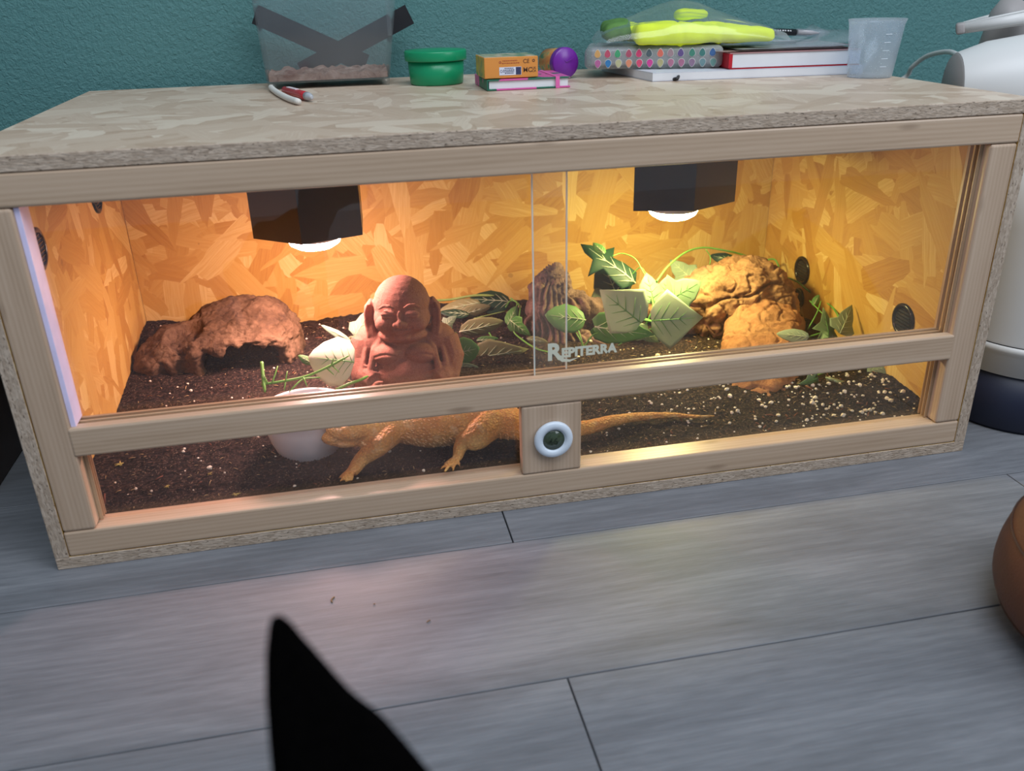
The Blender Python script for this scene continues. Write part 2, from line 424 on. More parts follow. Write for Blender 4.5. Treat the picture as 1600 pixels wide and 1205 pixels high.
# vents
def vent(c, n, r=.026):
    b = NB(); n = Vector(n); ring(b, Vector(c), r*.72, r, .004, n)
    v = obj('air_vent', b, VENTP, root, smooth=True)
    b = NB(); q = n.to_track_quat('Z', 'Y').to_matrix().to_4x4(); M = Matrix.Translation(c) @ q
    lathe(b, [(0, .0005), (r*.74, .0005), (r*.74, .0012), (0, .0012)], 24, M)
    obj('vent_back', b, plain('vent_hole', (.004, .004, .004), .8), v)
    b = NB()
    for k in range(-3, 4):
        hw = math.sqrt(max(.01, .5-(k*.2)**2))*r
        box(b, -hw, hw, k*.2*r-.0006, k*.2*r+.0006, .0012, .0026, M=M)
    tag(obj('vent_grille', b, VENTP, v), kind='stuff')
vent((T, .160, .345), (1, 0, 0)); vent((T, .458, .345), (1, 0, 0))
vent((W-T, .457, .130), (-1, 0, 0)); vent((W-T, .154, .143), (-1, 0, 0)); 
vent((W-T, .457, .078), (-1, 0, 0), .018)
# logo on the front pane
LM = plain('frosted_lettering', (.62, .62, .50), .6, .3, .05)
b = NB(); Mt = lambda x, z: frame_at((x, .0153, z), (1, 0, 0), (0, -1, 0))
text_bm('R', .030, Mt(.5995, .1985), .0001, 0, .0012, bm=b)
text_bm('EPITERRA', .0165, Mt(.6175, .2005), .0001, 0, .0008, bm=b)
vb = [b.verts.new((x, .0153-.00005, z)) for x, z in ((.612, .2055), (.617, .2030), (.621, .1985), (.628, .1965), (.640, .1985), (.628, .1935), (.618, .1945), (.613, .1990))]
f = b.faces.new(vb)
tag(obj('logo_lettering', b, LM, gl_r), 'frosted brand lettering on the right pane')
# ------------------------------------------------------------------ lamps
SHM = plain('black_shade_metal', (.022, .016, .016), .32, .5, .3, 8)
def lamp(cx, cy, plan, col, strength, label):
    r = empty('lamp', (cx, cy, .298), label, 'lamp', 'two black boxed lamps under the lid')
    b = NB(); zt = H-T-.0005; zb = .298; n = len(plan)
    lo = [b.verts.new((x, y, zb)) for x, y in plan]; hi = [b.verts.new((x, y, zt)) for x, y in plan]
    sh = [(cx+(x-cx)*.96, cy+(y-cy)*.96) for x, y in plan]
    l2 = [b.verts.new((x, y, zb)) for x, y in sh]; h2 = [b.verts.new((x, y, zt-.004)) for x, y in sh]
    for k in range(n):
        j = (k+1) % n
        b.faces.new((lo[k], lo[j], hi[j], hi[k])); b.faces.new((lo[j], lo[k], l2[k], l2[j])); b.faces.new((l2[j], l2[k], h2[k], h2[j]))
    b.faces.new(hi); b.faces.new(h2[::-1])
    obj('lamp_shade', b, SHM, r)
    M = Matrix.Translation((cx, cy, 0)); b = NB()
    lathe(b, [(.0, .40), (.016, .40), (.018, .36), (.026, .34), (.041, .305), (.0425, .292), (.040, .286)], 32, M)
    obj('bulb_body', b, plain('bulb_silver', (.6, .6, .6), .3), r, smooth=True)
    b = NB(); lathe(b, [(.0398, .2862), (.036, .278), (.026, .272), (.013, .2695), (0, .2688)], 32, M)
    e = NT('bulb_glow'); e.b.inputs['Base Color'].default_value = (.8, .8, .8, 1)
    e.b.inputs['Emission Color'].default_value = (*col, 1); e.b.inputs['Emission Strength'].default_value = strength
    tag(obj('bulb_face', b, e.m, r, smooth=True), 'glowing bulb face')
    b = NB(); lathe(b, [(0, zt-.03), (.03, zt-.03), (.03, zt-.0045), (0, zt-.0045)], 20, M); obj('lamp_socket', b, BLACKP, r)
    return r
lamp(.330, .350, [(.247, .320), (.315, .266), (.399, .296), (.404, .400), (.335, .440), (.262, .410)], (1.0, .58, .52), 190, 'black boxed lamp glowing pinkish, above the statue, left of the two')
lamp(.890, .362, [(.808, .317), (.895, .290), (.979, .330), (.992, .430), (.920, .460), (.855, .440)], (1.0, .86, .34), 120, 'black boxed lamp glowing yellow-white, above the ivy, right of the two')

# thermometer on the centre post
tc = Vector((.6025, -.0004, .0985)); r = empty('thermometer', tc, 'round white digital thermometer stuck on the centre post', 'thermometer')
Mq = Matrix.Translation(tc) @ Vector((0, -1, 0)).to_track_quat('Z', 'Y').to_matrix().to_4x4()
b = NB(); lathe(b, [(.0, 0), (.0235, 0), (.0248, .002), (.0245, .005), (.0225, .0068), (.0165, .0072), (.0155, .0060), (.0140, .0045), (0, .0045)], 48, Mq)
obj('bezel', b, plain('white_abs', (.66, .72, .80), .3, .5, .03), r, smooth=True)
b = NB(); lathe(b, [(0, .0046), (.0137, .0046), (.0137, .0050), (0, .0050)], 40, Mq)
obj('display', b, plain('lcd_green', (.045, .065, .035), .15, .6, .1), r)
b = NB(); text_bm('46', .0135, frame_at(tc+Vector((-.0075, -.0052, -.0068)), (1, 0, 0), (0, -1, 0)), .0001, 0, .0001, bm=b)
obj('digits', b, plain('lcd_digits', (.016, .026, .014), .4), r)

# ------------------------------------------------------------------ soil
def soil_z(x, y):
    z = .047+.012*min(1, max(0, (y-.03)/.12))
    z += .010*math.exp(-((x-.62)**2/.05+(y-.62)**2/.01))
    z += .035*math.exp(-((x-.02)**2/.012+(y-.60)**2/.02))
    z += .012*math.exp(-((x-.45)**2/.03+(y-.58)**2/.01))
    z += .006*math.exp(-((x-.60)**2/.02+(y-.40)**2/.02))
    z -= .010*min(1, max(0, (x-.95)/.2))
    z -= .006*math.exp(-((x-.30)**2+(y-.11)**2)/.006)
    z += .0045*fbm((x, y, 0), 14, 4)+.0022*fbm((x, y, 3), 90, 2)
    if y < .07: z += (.0465-z)*(1-(y-.0345)/.0355)*.8
    return z
b = NB(); nx, ny = 300, 150; X0, X1, Y0, Y1 = T+.0006, W-T-.0006, .0346, D-T-.0006
vs = [[b.verts.new((X0+(X1-X0)*i/nx, Y0+(Y1-Y0)*j/ny, 0)) for i in range(nx+1)] for j in range(ny+1)]
for row in vs:
    for v in row: v.co.z = soil_z(v.co.x, v.co.y)+random.uniform(-.0006, .0009)
for j in range(ny):
    for i in range(nx): b.faces.new((vs[j][i], vs[j][i+1], vs[j+1][i+1], vs[j+1][i]))
zb = T+.0006
edge = [vs[0][i] for i in range(nx+1)]+[vs[j][nx] for j in range(1, ny+1)]+[vs[ny][i] for i in range(nx-1, -1, -1)]+[vs[j][0] for j in range(ny-1, 0, -1)]
low = [b.verts.new((v.co.x, v.co.y, zb)) for v in edge]
for k in range(len(edge)):
    j = (k+1) % len(edge); b.faces.new((edge[j], edge[k], low[k], low[j]))
b.faces.new(low)
t = NT('dark_soil'); o_ = t.objc()
n1 = t.noise(o_, 260, 5, .7); n2 = t.noise(o_, 9, 3)
col = t.ramp(n1, [(.38, (.005, .003, .0025)), (.53, (.020, .011, .008)), (.63, (.08, .045, .032)), (.74, (.28, .19, .13))])
sp = t.math('LESS_THAN', t.voro(o_, 330), .17)
rnd = t.math('GREATER_THAN', t.noise(o_, 40, 2), .50)
col = t.mix(t.math('MULTIPLY', t.math('MULTIPLY', sp, rnd), .8), col, (.36, .27, .18))
t.base(col, .9, .15); t.bump(n1, .8, .003)
tag(obj('soil', b, t.m, smooth=False, base=None), 'dark brown loose soil substrate covering the terrarium floor', 'soil', kind='stuff')
# perlite, straw bits and bark chips lying on the soil
def grains(n, wfn, size, mat, name, label, cat, long=False, seed=1):
    R = random.Random(seed); b = NB(); k = 0
    while k < n:
        x = R.uniform(.03, 1.17); y = R.uniform(.04, .58)
        if R.random() > wfn(x, y): continue
        k += 1; s = R.uniform(*size); z = soil_z(x, y)
        if long:
            a = R.uniform(0, 6.3); L = s*R.uniform(2, 7); d = Vector((math.cos(a), math.sin(a), R.uniform(-.15, .25)))*L
            tube(b, [Vector((x, y, z+.0008))-d*.5, Vector((x, y, z+.0014)), Vector((x, y, z+.0008))+d*.5], [s*.4, s*.5, s*.3], 4)
        else:
            q = bmesh.ops.create_icosphere(b, subdivisions=1, radius=s)
            for v in q['verts']: v.co = Vector((v.co.x*R.uniform(.7, 1.3), v.co.y*R.uniform(.7, 1.3), v.co.z*R.uniform(.6, 1.1)))+Vector((x, y, z+s*.3))
    return tag(obj(name, b, mat), label, cat, kind='stuff')
PERL = plain('perlite_white', (.78, .70, .58), .8, .2, .15, 300)
grains(480, lambda x, y: (.9 if x > .78 and y < .30 else .22 if x > .62 else .12)*(1.4 if y < .16 else .7), (.0010, .0026), PERL, 'perlite', 'small white perlite grains scattered over the soil', 'perlite', seed=3)
grains(70, lambda x, y: 1 if x > .88 and .05 < y < .20 else .03, (.0026, .0042), PERL, 'pebbles', 'larger pale pebbles in the soil near the right wall', 'pebbles', seed=9)
grains(900, lambda x, y: .9 if x > .62 else .35, (.0007, .0016), plain('straw_bits', (.34, .24, .12), .8, .2, .3, 300), 'straw_bits', 'fine straw fibres mixed over the soil surface', 'fibres', True, 5)
grains(160, lambda x, y: .9 if x > .9 and y < .2 else .25, (.0014, .0028), plain('bark_red', (.16, .06, .035), .8, .2, .3, 200), 'bark_bits', 'short reddish bark shreds on the soil', 'bark', True, 6)

# ------------------------------------------------------------------ rocks
def rock_mat(name, a, b_, c, scale=18):
    t = NT(name); o_ = t.objc(); n1 = t.noise(o_, scale, 8, .65, .4); n2 = t.noise(o_, scale*12, 4, .7)
    col = t.ramp(t.math('ADD', t.math('MULTIPLY', n1, .75), t.math('MULTIPLY', n2, .25)), [(.34, c), (.5, a), (.68, b_)])
    t.base(col, .82, .25); t.bump(t.math('ADD', n2, t.math('MULTIPLY', n1, 2)), .8, .003); return t.m
def ridged(p, s, seed):
    return 1-abs(noise.noise(Vector(p)*s+Vector((seed, seed*2.3, 0))))*2
# left hide: log-like rock with a dark entrance
b = NB()
box(b, .100, .262, .440, .560, .03, .112, .030, seg=4); tube(b, [(.115, .418, .098), (.165, .410, .104), (.225, .412, .108), (.262, .425, .100)], [.010, .012, .013, .012], 12); ell(b, (.225, .495, .096), (.055, .070, .056)); ell(b, (.185, .515, .104), (.085, .055, .046))
ell(b, (.085, .480, .070), (.058, .066, .052)); ell(b, (.050, .470, .060), (.032, .052, .045)); ell(b, (.120, .440, .060), (.028, .030, .05)); ell(b, (.150, .468, .108), (.075, .048, .026))
ell(b, (.258, .462, .065), (.020, .040, .055)); ell(b, (.272, .490, .07), (.018, .045, .048)); ell(b, (.215, .450, .118), (.05, .03, .020))
b = remeshed(b, .006)
c = NB(); box(c, .128, .246, .30, .530, .0, .092, .010); ell(c, (.20, .44, .092), (.045, .07, .018))
c = remeshed(c, .006); b = boolean(b, c); print('HIDE', len(b.verts)); b = remeshed(b, .0024, 1)
def f(co, n):
    k = .0045*fbm(co, 22, 5, 1)+.003*(ridged(co, 26, 3)-.5)+.0022*fbm(co, 85, 3, 8)-.0022*max(0, ridged((co.x, co.y*2, co.z*2), 48, 9)-.75)*4
    if n.z < .35: k += .0040*math.sin(co.x*170+3*fbm(co, 20, 3))
    return n*k
disp(b, f)
def f2(co, n):       # shallow dish on the left shoulder
    d = math.hypot((co.x-.106)/.034, (co.y-.448)/.026)
    return Vector((0, 0, -.018*max(0, 1-d**4))) if co.z > .085 and d < 1 else Vector((0, 0, 0))
disp(b, f2)
HIDE = rock_mat('brown_bark_stone', (.125, .070, .036), (.22, .14, .08), (.035, .018, .010), 16)
tag(obj('rock_hide', b, HIDE, base=(.17, .49, .055), smooth=True), 'brown rock-like hide with a dark entrance, in the left corner', 'hide')
# right cave rock
b = NB()
ell(b, (1.045, .420, .100), (.100, .085, .095)); ell(b, (.975, .430, .080), (.075, .075, .070)); ell(b, (1.09, .41, .105), (.050, .075, .078))
ell(b, (.935, .455, .085), (.045, .055, .045)); ell(b, (.985, .385, .085), (.050, .04, .060))
b = remeshed(b, .0026, 1)
def f(co, n):
    r = ridged(co, 15, 11); r2 = ridged(co, 34, 5)
    return n*(.010*fbm(co, 13, 5, 2)-.012*max(0, r-.84)*6+.0038*fbm(co, 55, 4, 4)+.0020*fbm(co, 150, 3, 6)-.007*max(0, r2-.80)*5)
disp(b, f)
for v in b.verts: v.co.z = .045+(v.co.z-.045)*.87 if v.co.z > .045 else v.co.z
CAVE = rock_mat('sandy_orange_rock', (.32, .17, .085), (.41, .24, .13), (.09, .04, .018), 14)
tag(obj('rock', b, CAVE, base=(1.03, .42, .05), smooth=True), 'large sandy craggy rock at the right, topped by a vine', 'rock')
b = NB()
pts = [(.905, .165, .046), (.955, .120, .046), (1.005, .130, .046), (1.035, .175, .048), (.965, .300, .050), (1.115, .300, .050), (.985, .345, .092), (1.015, .350, .122), (1.055, .355, .132), (1.105, .345, .108), (1.122, .320, .085), (.945, .180, .072), (1.010, .175, .080), (1.06, .25, .105), (.985, .26, .095)]
for p in pts: b.verts.new(p)
bmesh.ops.convex_hull(b, input=list(b.verts)); bmesh.ops.subdivide_edges(b, edges=list(b.edges), cuts=2)
b = remeshed(b, .0030, 5)
disp(b, lambda co, n: n*(.006*fbm(co, 22, 4, 5)+.0015*fbm(co, 110, 3, 7)-.005*max(0, ridged(co, 28, 4)-.82)*6))
tag(obj('rock', b, rock_mat('rust_orange_rock', (.30, .13, .058), (.40, .205, .10), (.20, .08, .035), 12), base=(1.02, .2, .05), smooth=True), 'smooth rust-brown wedge rock leaning in front of the craggy rock', 'rock')
# driftwood stump
b = NB()
tube(b, spline([(.722, .440, .045), (.716, .440, .085), (.712, .440, .125), (.706, .445, .160), (.702, .448, .172)], 6), [.048]*6+[.042]*6+[.034]*6+[.024]*6+[.012], 20)
tube(b, spline([(.695, .43, .06), (.672, .425, .075), (.668, .43, .1)], 5), [.02]*5+[.015]*5+[.008], 10)
tube(b, spline([(.735, .430, .115), (.765, .425, .108), (.80, .43, .105)], 5), [.026]*5+[.015]*5+[.009], 10)
tube(b, spline([(.735, .42, .06), (.765, .40, .05), (.79, .39, .045)], 5), [.024]*5+[.016]*5+[.008], 10)
b = remeshed(b, .0028, 2)
disp(b, lambda co, n: n*(.0045*math.sin(math.atan2(co.y-.44, co.x-.715)*26+5*fbm(co, 12, 3)+co.z*40)+.008*fbm(co, 24, 4)+.002*fbm(co, 120, 2)))
tag(obj('driftwood', b, rock_mat('dark_bark', (.17, .10, .08), (.32, .21, .16), (.05, .028, .02), 22), base=(.72, .43, .05), smooth=True), 'gnarled dark driftwood stump behind the overlapping pane edges', 'driftwood')

# ------------------------------------------------------------------ ribbed white bowl
BZ = -.009
r = empty('bowl', (.297, .146, .036), 'white ribbed bowl half sunk in the soil beside the lizard\'s head', 'bowl')
b = NB(); seg = 120; prof = [(r_*1.08, z_) for r_, z_ in [(.0, .048), (.030, .048), (.037, .052), (.0455, .075), (.0510, .098), (.0540, .1165), (.0560, .1185), (.0545, .1200), (.0515, .1180), (.047, .10), (.040, .075), (.030, .060), (0, .058)]]
lathe(b, prof, seg, Matrix.Translation((.297, .146, BZ)))
for v in b.verts:
    d = Vector((v.co.x-.297, v.co.y-.146)); L = d.length
    if L > .036 and v.co.z < .106:
        k = round(math.atan2(d.y, d.x)/(2*math.pi/seg)) % 2
        if k: v.co.x -= d.x/L*.0020; v.co.y -= d.y/L*.0020
obj('bowl_body', b, plain('white_ceramic', (.82, .80, .82), .5, .35, .03), r, smooth=True)

R = random.Random(12); MOSS = plain('straw_crumb', (.42, .34, .10), .8, .2, .25, 300)
for (px, py, s, lab) in ((190, 735, .006, 'yellowish straw crumb on the soil near the left upright'), (328, 748, .0035, 'small pale crumb on the soil, between two straw crumbs'), (262, 762, .005, 'reddish straw crumb on the soil, lower left'), (368, 771, .0045, 'pale straw crumb on the soil beside the bottom rail'), (700, 748, .004, 'brown crumb on the soil below the lizard')):
    p = atz(px, py, .05); p.z = soil_z(p.x, p.y)+.001; b = NB()
    for k in range(5):
        a = R.uniform(0, 6.3); d = Vector((math.cos(a), math.sin(a), R.uniform(0, .3)))*s*R.uniform(.6, 1.5); tube(b, [p-d*.3, p+d*.4+Vector((0, 0, .001)), p+d], [s*.12, s*.17, s*.06], 5)
    tag(obj('crumb', b, MOSS, base=tuple(p)), lab, 'crumb', 'straw crumbs on the soil')
# ------------------------------------------------------------------ statue
def statue():
    B = Vector((.447, .315, .047)); b = NB(); Rz = Matrix.Rotation(math.radians(-9), 3, 'Z')
    def e(c, r, rot=None): ell(b, c, r, rot)
    def RX(a): return Matrix.Rotation(math.radians(a), 3, 'X')
    def RY(a): return Matrix.Rotation(math.radians(a), 3, 'Y')
    e((0, .002, .136), (.0425, .042, .0435)); e((0, -.010, .119), (.0425, .036, .030)); e((0, -.016, .102), (.031, .024, .014)); e((0, -.012, .094), (.038, .028, .012))
    for s in (-1, 1):
        e((s*.0235, -.033, .1175), (.0150, .0130, .0125)); e((s*.0175, -.0390, .1340), (.0115, .0065, .0062))
        tube(b, [(s*.0065, -.0455, .1455), (s*.014, -.0440, .1490), (s*.023, -.0400, .1480), (s*.031, -.0330, .1410)], [.0018, .0028, .0028, .0018], 8)
        e((s*.0062, -.0500, .1215), (.0050, .0055, .0045))
        tube(b, [(s*.043, .006, .142), (s*.0495, .006, .131), (s*.0505, .002, .110), (s*.0485, -.006, .090), (s*.046, -.010, .083)], [.006, .0085, .0075, .0080, .004], 10)
        tube(b, [(s*.0500, -.003, .139), (s*.0550, -.004, .128), (s*.0550, -.007, .108), (s*.0520, -.013, .090)], [.0022, .0028, .0028, .0022], 6)
        e((s*.050, .010, .074), (.028, .030, .026)); e((s*.024, -.025, .066), (.025, .020, .016))
        tube(b, [(s*.060, .006, .078), (s*.069, -.004, .050), (s*.064, -.022, .028), (s*.044, -.044, .018)], [.022, .0215, .019, .011], 16)
        for j, (yy, zz, rr_) in enumerate(((-.018, .040, .0200), (-.029, .034, .0180), (-.038, .030, .0155))):
            q = [(s*(.0615-.007*j)+rr_*math.cos(a_)*.9, yy-.004*math.sin(a_), zz+rr_*math.sin(a_)) for a_ in (k*2*math.pi/20 for k in range(21))]
            tube(b, q, .0016, 6, cap=False)
        tube(b, [(s*.062, -.018, .034), (s*.055, -.036, .031), (s*.047, -.045, .030)], [.0195, .0165, .013], 14)
        e((s*.046, -.030, .004), (.048, .034, .014), Matrix.Rotation(s*.35, 3, 'Z'))
        e((s*.043, -.052, .022), (.0115, .009, .0085))
        for k in range(4):
            tube(b, [(s*(.043-.002*k), -.054, .027-.0045*k), (s*(.034-.001*k), -.0605, .0255-.005*k), (s*(.0255-.001*k), -.0605, .023-.005*k)], [.0031, .0029, .0022], 8)
        tube(b, [(s*.044, -.052, .030), (s*.037, -.057, .034), (s*.031, -.058, .034)], [.0034, .003, .0024], 8)
    # robe edges falling from the shoulders
        tube(b, [(s*.030, -.006, .090), (s*.046, -.026, .072), (s*.050, -.036, .050), (s*.052, -.040, .036)], [.004, .005, .005, .004], 8)
        tube(b, [(s*.040, -.002, .092), (s*.058, -.018, .072), (s*.062, -.030, .050)], [.003, .004, .004], 8)
    e((0, .008, .052), (.056, .044, .050)); e((0, -.018, .034), (.050, .036, .034)); e((0, .006, .010), (.060, .046, .022))
    e((0, -.0515, .1235), (.0055, .0065, .0065)); e((0, -.0460, .133), (.0038, .0050, .0090)); e((0, -.0440, .1100), (.0150, .0055, .0028)); e((0, -.0425, .1055), (.0110, .0055, .0028)); e((0, -.038, .0985), (.012, .009, .006))
    b = remeshed(b, .0016, 2)
    def f(co, n):
        d = 0
        if n.y < .1:
            for s in (-1, 1):       # closed eyes, smile, breast fold
                x = co.x*s-.0180; ez = .1325+.0016*(1-(x/.011)**2)
                if abs(x) < .0115 and co.y < -.02: d -= .0026*math.exp(-((co.z-ez)/.0012)**2)*(1-(x/.0115)**4)
            x = co.x
            if abs(x) < .020 and co.y < -.02: d -= .0026*math.exp(-((co.z-(.1078+.007*(x/.020)**2))/.0012)**2)
            if abs(x) < .045 and co.y < -.02: d -= .0018*math.exp(-((co.z-(.0605+.012*abs(math.sin(x*60))))/.0016)**2)
            d -= .002*math.exp(-((co.x**2+(co.z-.036)**2)/.000012)) if co.y < -.03 else 0
        if abs(co.x) > .040 and co.z < .085:      # sleeve folds
            d += .0003*fbm(co, 60, 3)
        d += .0003*fbm(co, 260, 2)
        return n*d
    disp(b, f)
    M = Matrix.Translation(B) @ Rz.to_4x4() @ Matrix.Scale(1.0, 4)
    bmesh.ops.transform(b, matrix=M, verts=b.verts)
    t = NT('red_sandstone'); o_ = t.objc(); g = t.noise(o_, 520, 4, .8); l = t.noise(o_, 24, 4)
    col = t.mix(l, (.20, .068, .045), (.27, .108, .075)); col = t.mix(t.ramp(g, [(.35, (0, 0, 0)), (.7, (.6, .6, .6))]), col, (.42, .21, .16))
    t.base(col, .85, .2); t.bump(g, .7, .0016)
    tag(obj('statue', b, t.m, base=B, smooth=True), 'reddish stone statue of a seated smiling bald figure with long earlobes', 'statue')
statue()

# ------------------------------------------------------------------ lizard
def lizard():
    root = empty('bearded_dragon', (.46, .10, .055), 'orange bearded dragon lying behind the lower glass, tail stretched right', 'lizard')
    b = NB()
    tail = [atz(800, 662, .080), atz(850, 670, .072), atz(910, 669, .067), atz(955, 658, .065), atz(1000, 651, .063), atz(1050, 649, .060), atz(1085, 651, .059), atz(1118, 650, .058)]
    sp = [Vector(p) for p in ((.345, .088, .089), (.362, .094, .094), (.388, .102, .090), (.415, .108, .086), (.455, .112, .083), (.500, .112, .084), (.535, .106, .086))]+tail
    rad = [.013, .022, .024, .030, .043, .044, .036, .027, .0185, .0125, .0098, .0074, .0050, .0034, .0018]
    P = spline(sp, 5); Rr = []
    for i in range(len(rad)-1): Rr += [rad[i]+(rad[i+1]-rad[i])*k/5 for k in range(5)]
    Rr.append(rad[-1])
    tube(b, P, Rr, 20, flat=.74, up=(0, 0, 1))
    # head wedge, beard, jowls
    hd = Matrix.Rotation(math.radians(12), 3, 'Y') @ Matrix.Rotation(math.radians(12), 3, 'Z')
    ell(b, (.352, .091, .096), (.030, .0215, .0125), hd); ell(b, (.332, .085, .089), (.016, .0125, .0085), hd); ell(b, (.347, .089, .084), (.024, .0185, .0085), hd)
    ell(b, (.376, .098, .086), (.016, .0275, .0155), hd); ell(b, (.378, .086, .078), (.016, .018, .012)); ell(b, (.355, .083, .105), (.008, .006, .004), hd); ell(b, (.352, .103, .105), (.008, .006, .004), hd)
    def limb(pts, r): tube(b, spline(pts, 4), [q for i in range(len(r)-1) for q in [r[i]+(r[i+1]-r[i])*k/4 for k in range(4)]]+[r[-1]], 12)
    # near fore leg
    s0, s1, s2, s3 = Vector((.408, .088, .085)), atz(592, 697, .080), atz(566, 717, .066), atz(550, 738, .060)
    limb([s0, s1, s2, s3], [.016, .0135, .0105, .0075])
    for a, L in ((-165, .017), (-140, .020), (-118, .018), (-95, .014), (175, .012)):
        d = Vector((math.cos(math.radians(a)), math.sin(math.radians(a)), 0))
        tube(b, [s3, s3+d*L*.5+Vector((0, 0, .001)), s3+d*L*.9+Vector((0, 0, -.003)), s3+d*L*1.1+Vector((0, 0, -.004))], [.0042, .0030, .0024, .0008], 8)
    # near hind leg
    h0, h1, h2, h3 = Vector((.540, .088, .086)), atz(742, 683, .080), atz(722, 694, .073), atz(714, 718, .061)
    limb([h0, h1, h2, h3], [.023, .0190, .0105, .0060])
    for a, L in ((-172, .018), (-152, .025), (-132, .029), (-112, .021), (-80, .013)):
        d = Vector((math.cos(math.radians(a)), math.sin(math.radians(a)), 0))
        tube(b, [h3, h3+d*L*.5+Vector((0, 0, .001)), h3+d*L*.9+Vector((0, 0, -.003)), h3+d*L*1.1+Vector((0, 0, -.004))], [.0038, .0026, .0019, .0008], 8)
    # far legs
    limb([(.405, .125, .083), (.390, .150, .075), (.372, .158, .064)], [.015, .012, .007])
    limb([(.535, .125, .085), (.505, .160, .078), (.520, .170, .064)], [.021, .015, .008])
    b = remeshed(b, .0021, 3)
    def f(co, n):
        d = .0006*fbm(co, 90, 2)
        if co.x < .375 and abs(n.y) > .3: d -= .0014*math.exp(-((co.z-(.0885+.05*(co.x-.34)**2*10))/.0012)**2)
        return n*d
    disp(b, f)
    t = NT('lizard_scales'); o_ = t.objc()
    m = t.mapping(o_, sc=(1, 1.15, 1.15)); v = t.voro(m, 260); v2 = t.voro(m, 90)
    n1 = t.noise(o_, 22, 4); n2 = t.noise(o_, 60, 3)
    col = t.ramp(n1, [(.35, (.56, .24, .06)), (.5, (.70, .37, .09)), (.66, (.74, .50, .17))])
    col = t.mix(t.math('MULTIPLY', t.ramp(v, [(.0, (0, 0, 0)), (.5, (1, 1, 1))]), .55), col, (.40, .17, .05))
    col = t.mix(t.ramp(n2, [(.58, (0, 0, 0)), (.72, (.5, .5, .5))]), col, (.74, .56, .34))
    t.base(col, .6, .35)
    t.bump(t.math('ADD', t.math('MULTIPLY', v, -1.0), t.math('MULTIPLY', v2, -.6)), .9, .0022)
    obj('body', b, t.m, root, smooth=True)
    # spiny fringe along the flanks, beard and back of the head
    b = NB(); R = random.Random(4)
    def cone(p, d, L, r):
        q = Vector(d).normalized(); a = q.orthogonal().normalized(); c = q.cross(a)
        vs = [b.verts.new(Vector(p)+(a*math.cos(k*2.094)+c*math.sin(k*2.094))*r) for k in range(3)]; t_ = b.verts.new(Vector(p)+q*L)
        for k in range(3): b.faces.new((vs[k], vs[(k+1) % 3], t_))
    for row, (ang, L) in enumerate(((-8, .0085), (-22, .0065), (-36, .0045), (6, .0060), (20, .0048), (36, .0042), (54, .004))):
        for i in range(13, 44):
            p = P[i]; d = (P[i+1]-P[i-1]).normalized(); a = Vector((0, 0, 1)); a = (a-d*a.dot(d)).normalized(); side = d.cross(a)
            if side.y > 0: side = -side
            for s in (1, -1):
                for k in range(2):
                    th = math.radians(ang+R.uniform(-5, 5)); o2 = side*s*math.cos(th)*Rr[i]+a*math.sin(th)*Rr[i]*.74
                    sc = min(1, Rr[i]/.03)
                    cone(p+o2*.96+d*R.uniform(-.004, .004), side*s+a*math.sin(th)*.6+Vector((.5, 0, 0)), L*sc*R.uniform(.7, 1.2), .0012)
    for i in range(90):
        a = R.uniform(-2.6, -.6); c = Vector((.377, .092, .083))
        p = c+Vector((math.cos(a)*.008-.004, math.sin(a)*.026, R.uniform(-.012, .004)))
        cone(p, (.5, -.6, -.6), R.uniform(.003, .006), .0012)
    tag(obj('spikes', b, plain('spike_tan', (.80, .55, .28), .6, .3, .15), root), kind='stuff')
    for y in (.0735, .1085):
        b = NB(); ell(b, (.3535, y+(.002 if y < .09 else -.001), .098), (.0042, .0030, .0036), seg=12); obj('eye', b, plain('eye_dark', (.01, .008, .006), .1, .6), root, smooth=True)
lizard()

# ------------------------------------------------------------------ artificial ivy
def leaf_mat(name, c1, c2, tr=.25):
    t = NT(name); o_ = t.objc(); n = t.noise(o_, 45, 4)
    t.base(t.mix(n, c1, c2), .5, .35)
    tl = t.node('ShaderNodeBsdfTranslucent'); tl.inputs[0].default_value = (*[min(1, x*1.3) for x in c2], 1)
    m = t.node('ShaderNodeMixShader'); m.inputs[0].default_value = tr
    t.link(t.b.outputs[0], m.inputs[1]); t.link(tl.outputs[0], m.inputs[2]); t.link(m.outputs[0], t.out.inputs[0])
    t.bump(t.noise(o_, 900, 2), .25, .0004); return t.m
LM_ = dict(pale=leaf_mat('leaf_pale', (.38, .47, .33), (.45, .54, .40)), mint=leaf_mat('leaf_mint', (.18, .30, .15), (.24, .35, .21)),
           green=leaf_mat('leaf_green', (.09, .24, .07), (.15, .32, .10)), dark=leaf_mat('leaf_dark', (.010, .042, .020), (.016, .058, .028)),
           grey=leaf_mat('leaf_grey_green', (.22, .30, .20), (.30, .38, .26)), olive=leaf_mat('leaf_olive', (.24, .24, .11), (.32, .31, .16)),
           white=leaf_mat('leaf_whitish', (.66, .70, .54), (.74, .76, .62)))
VEIN = {'pale': leaf_mat('vein_green', (.16, .38, .12), (.20, .44, .16)), 'light': leaf_mat('vein_light', (.55, .66, .42), (.62, .7, .5))}
STEM = plain('stem_green', (.13, .34, .06), .45, .4, .25); STEM2 = plain('stem_olive', (.20, .30, .08), .5, .4, .25); STEMD = plain('stem_dark', (.05, .15, .04), .5, .4, .25)
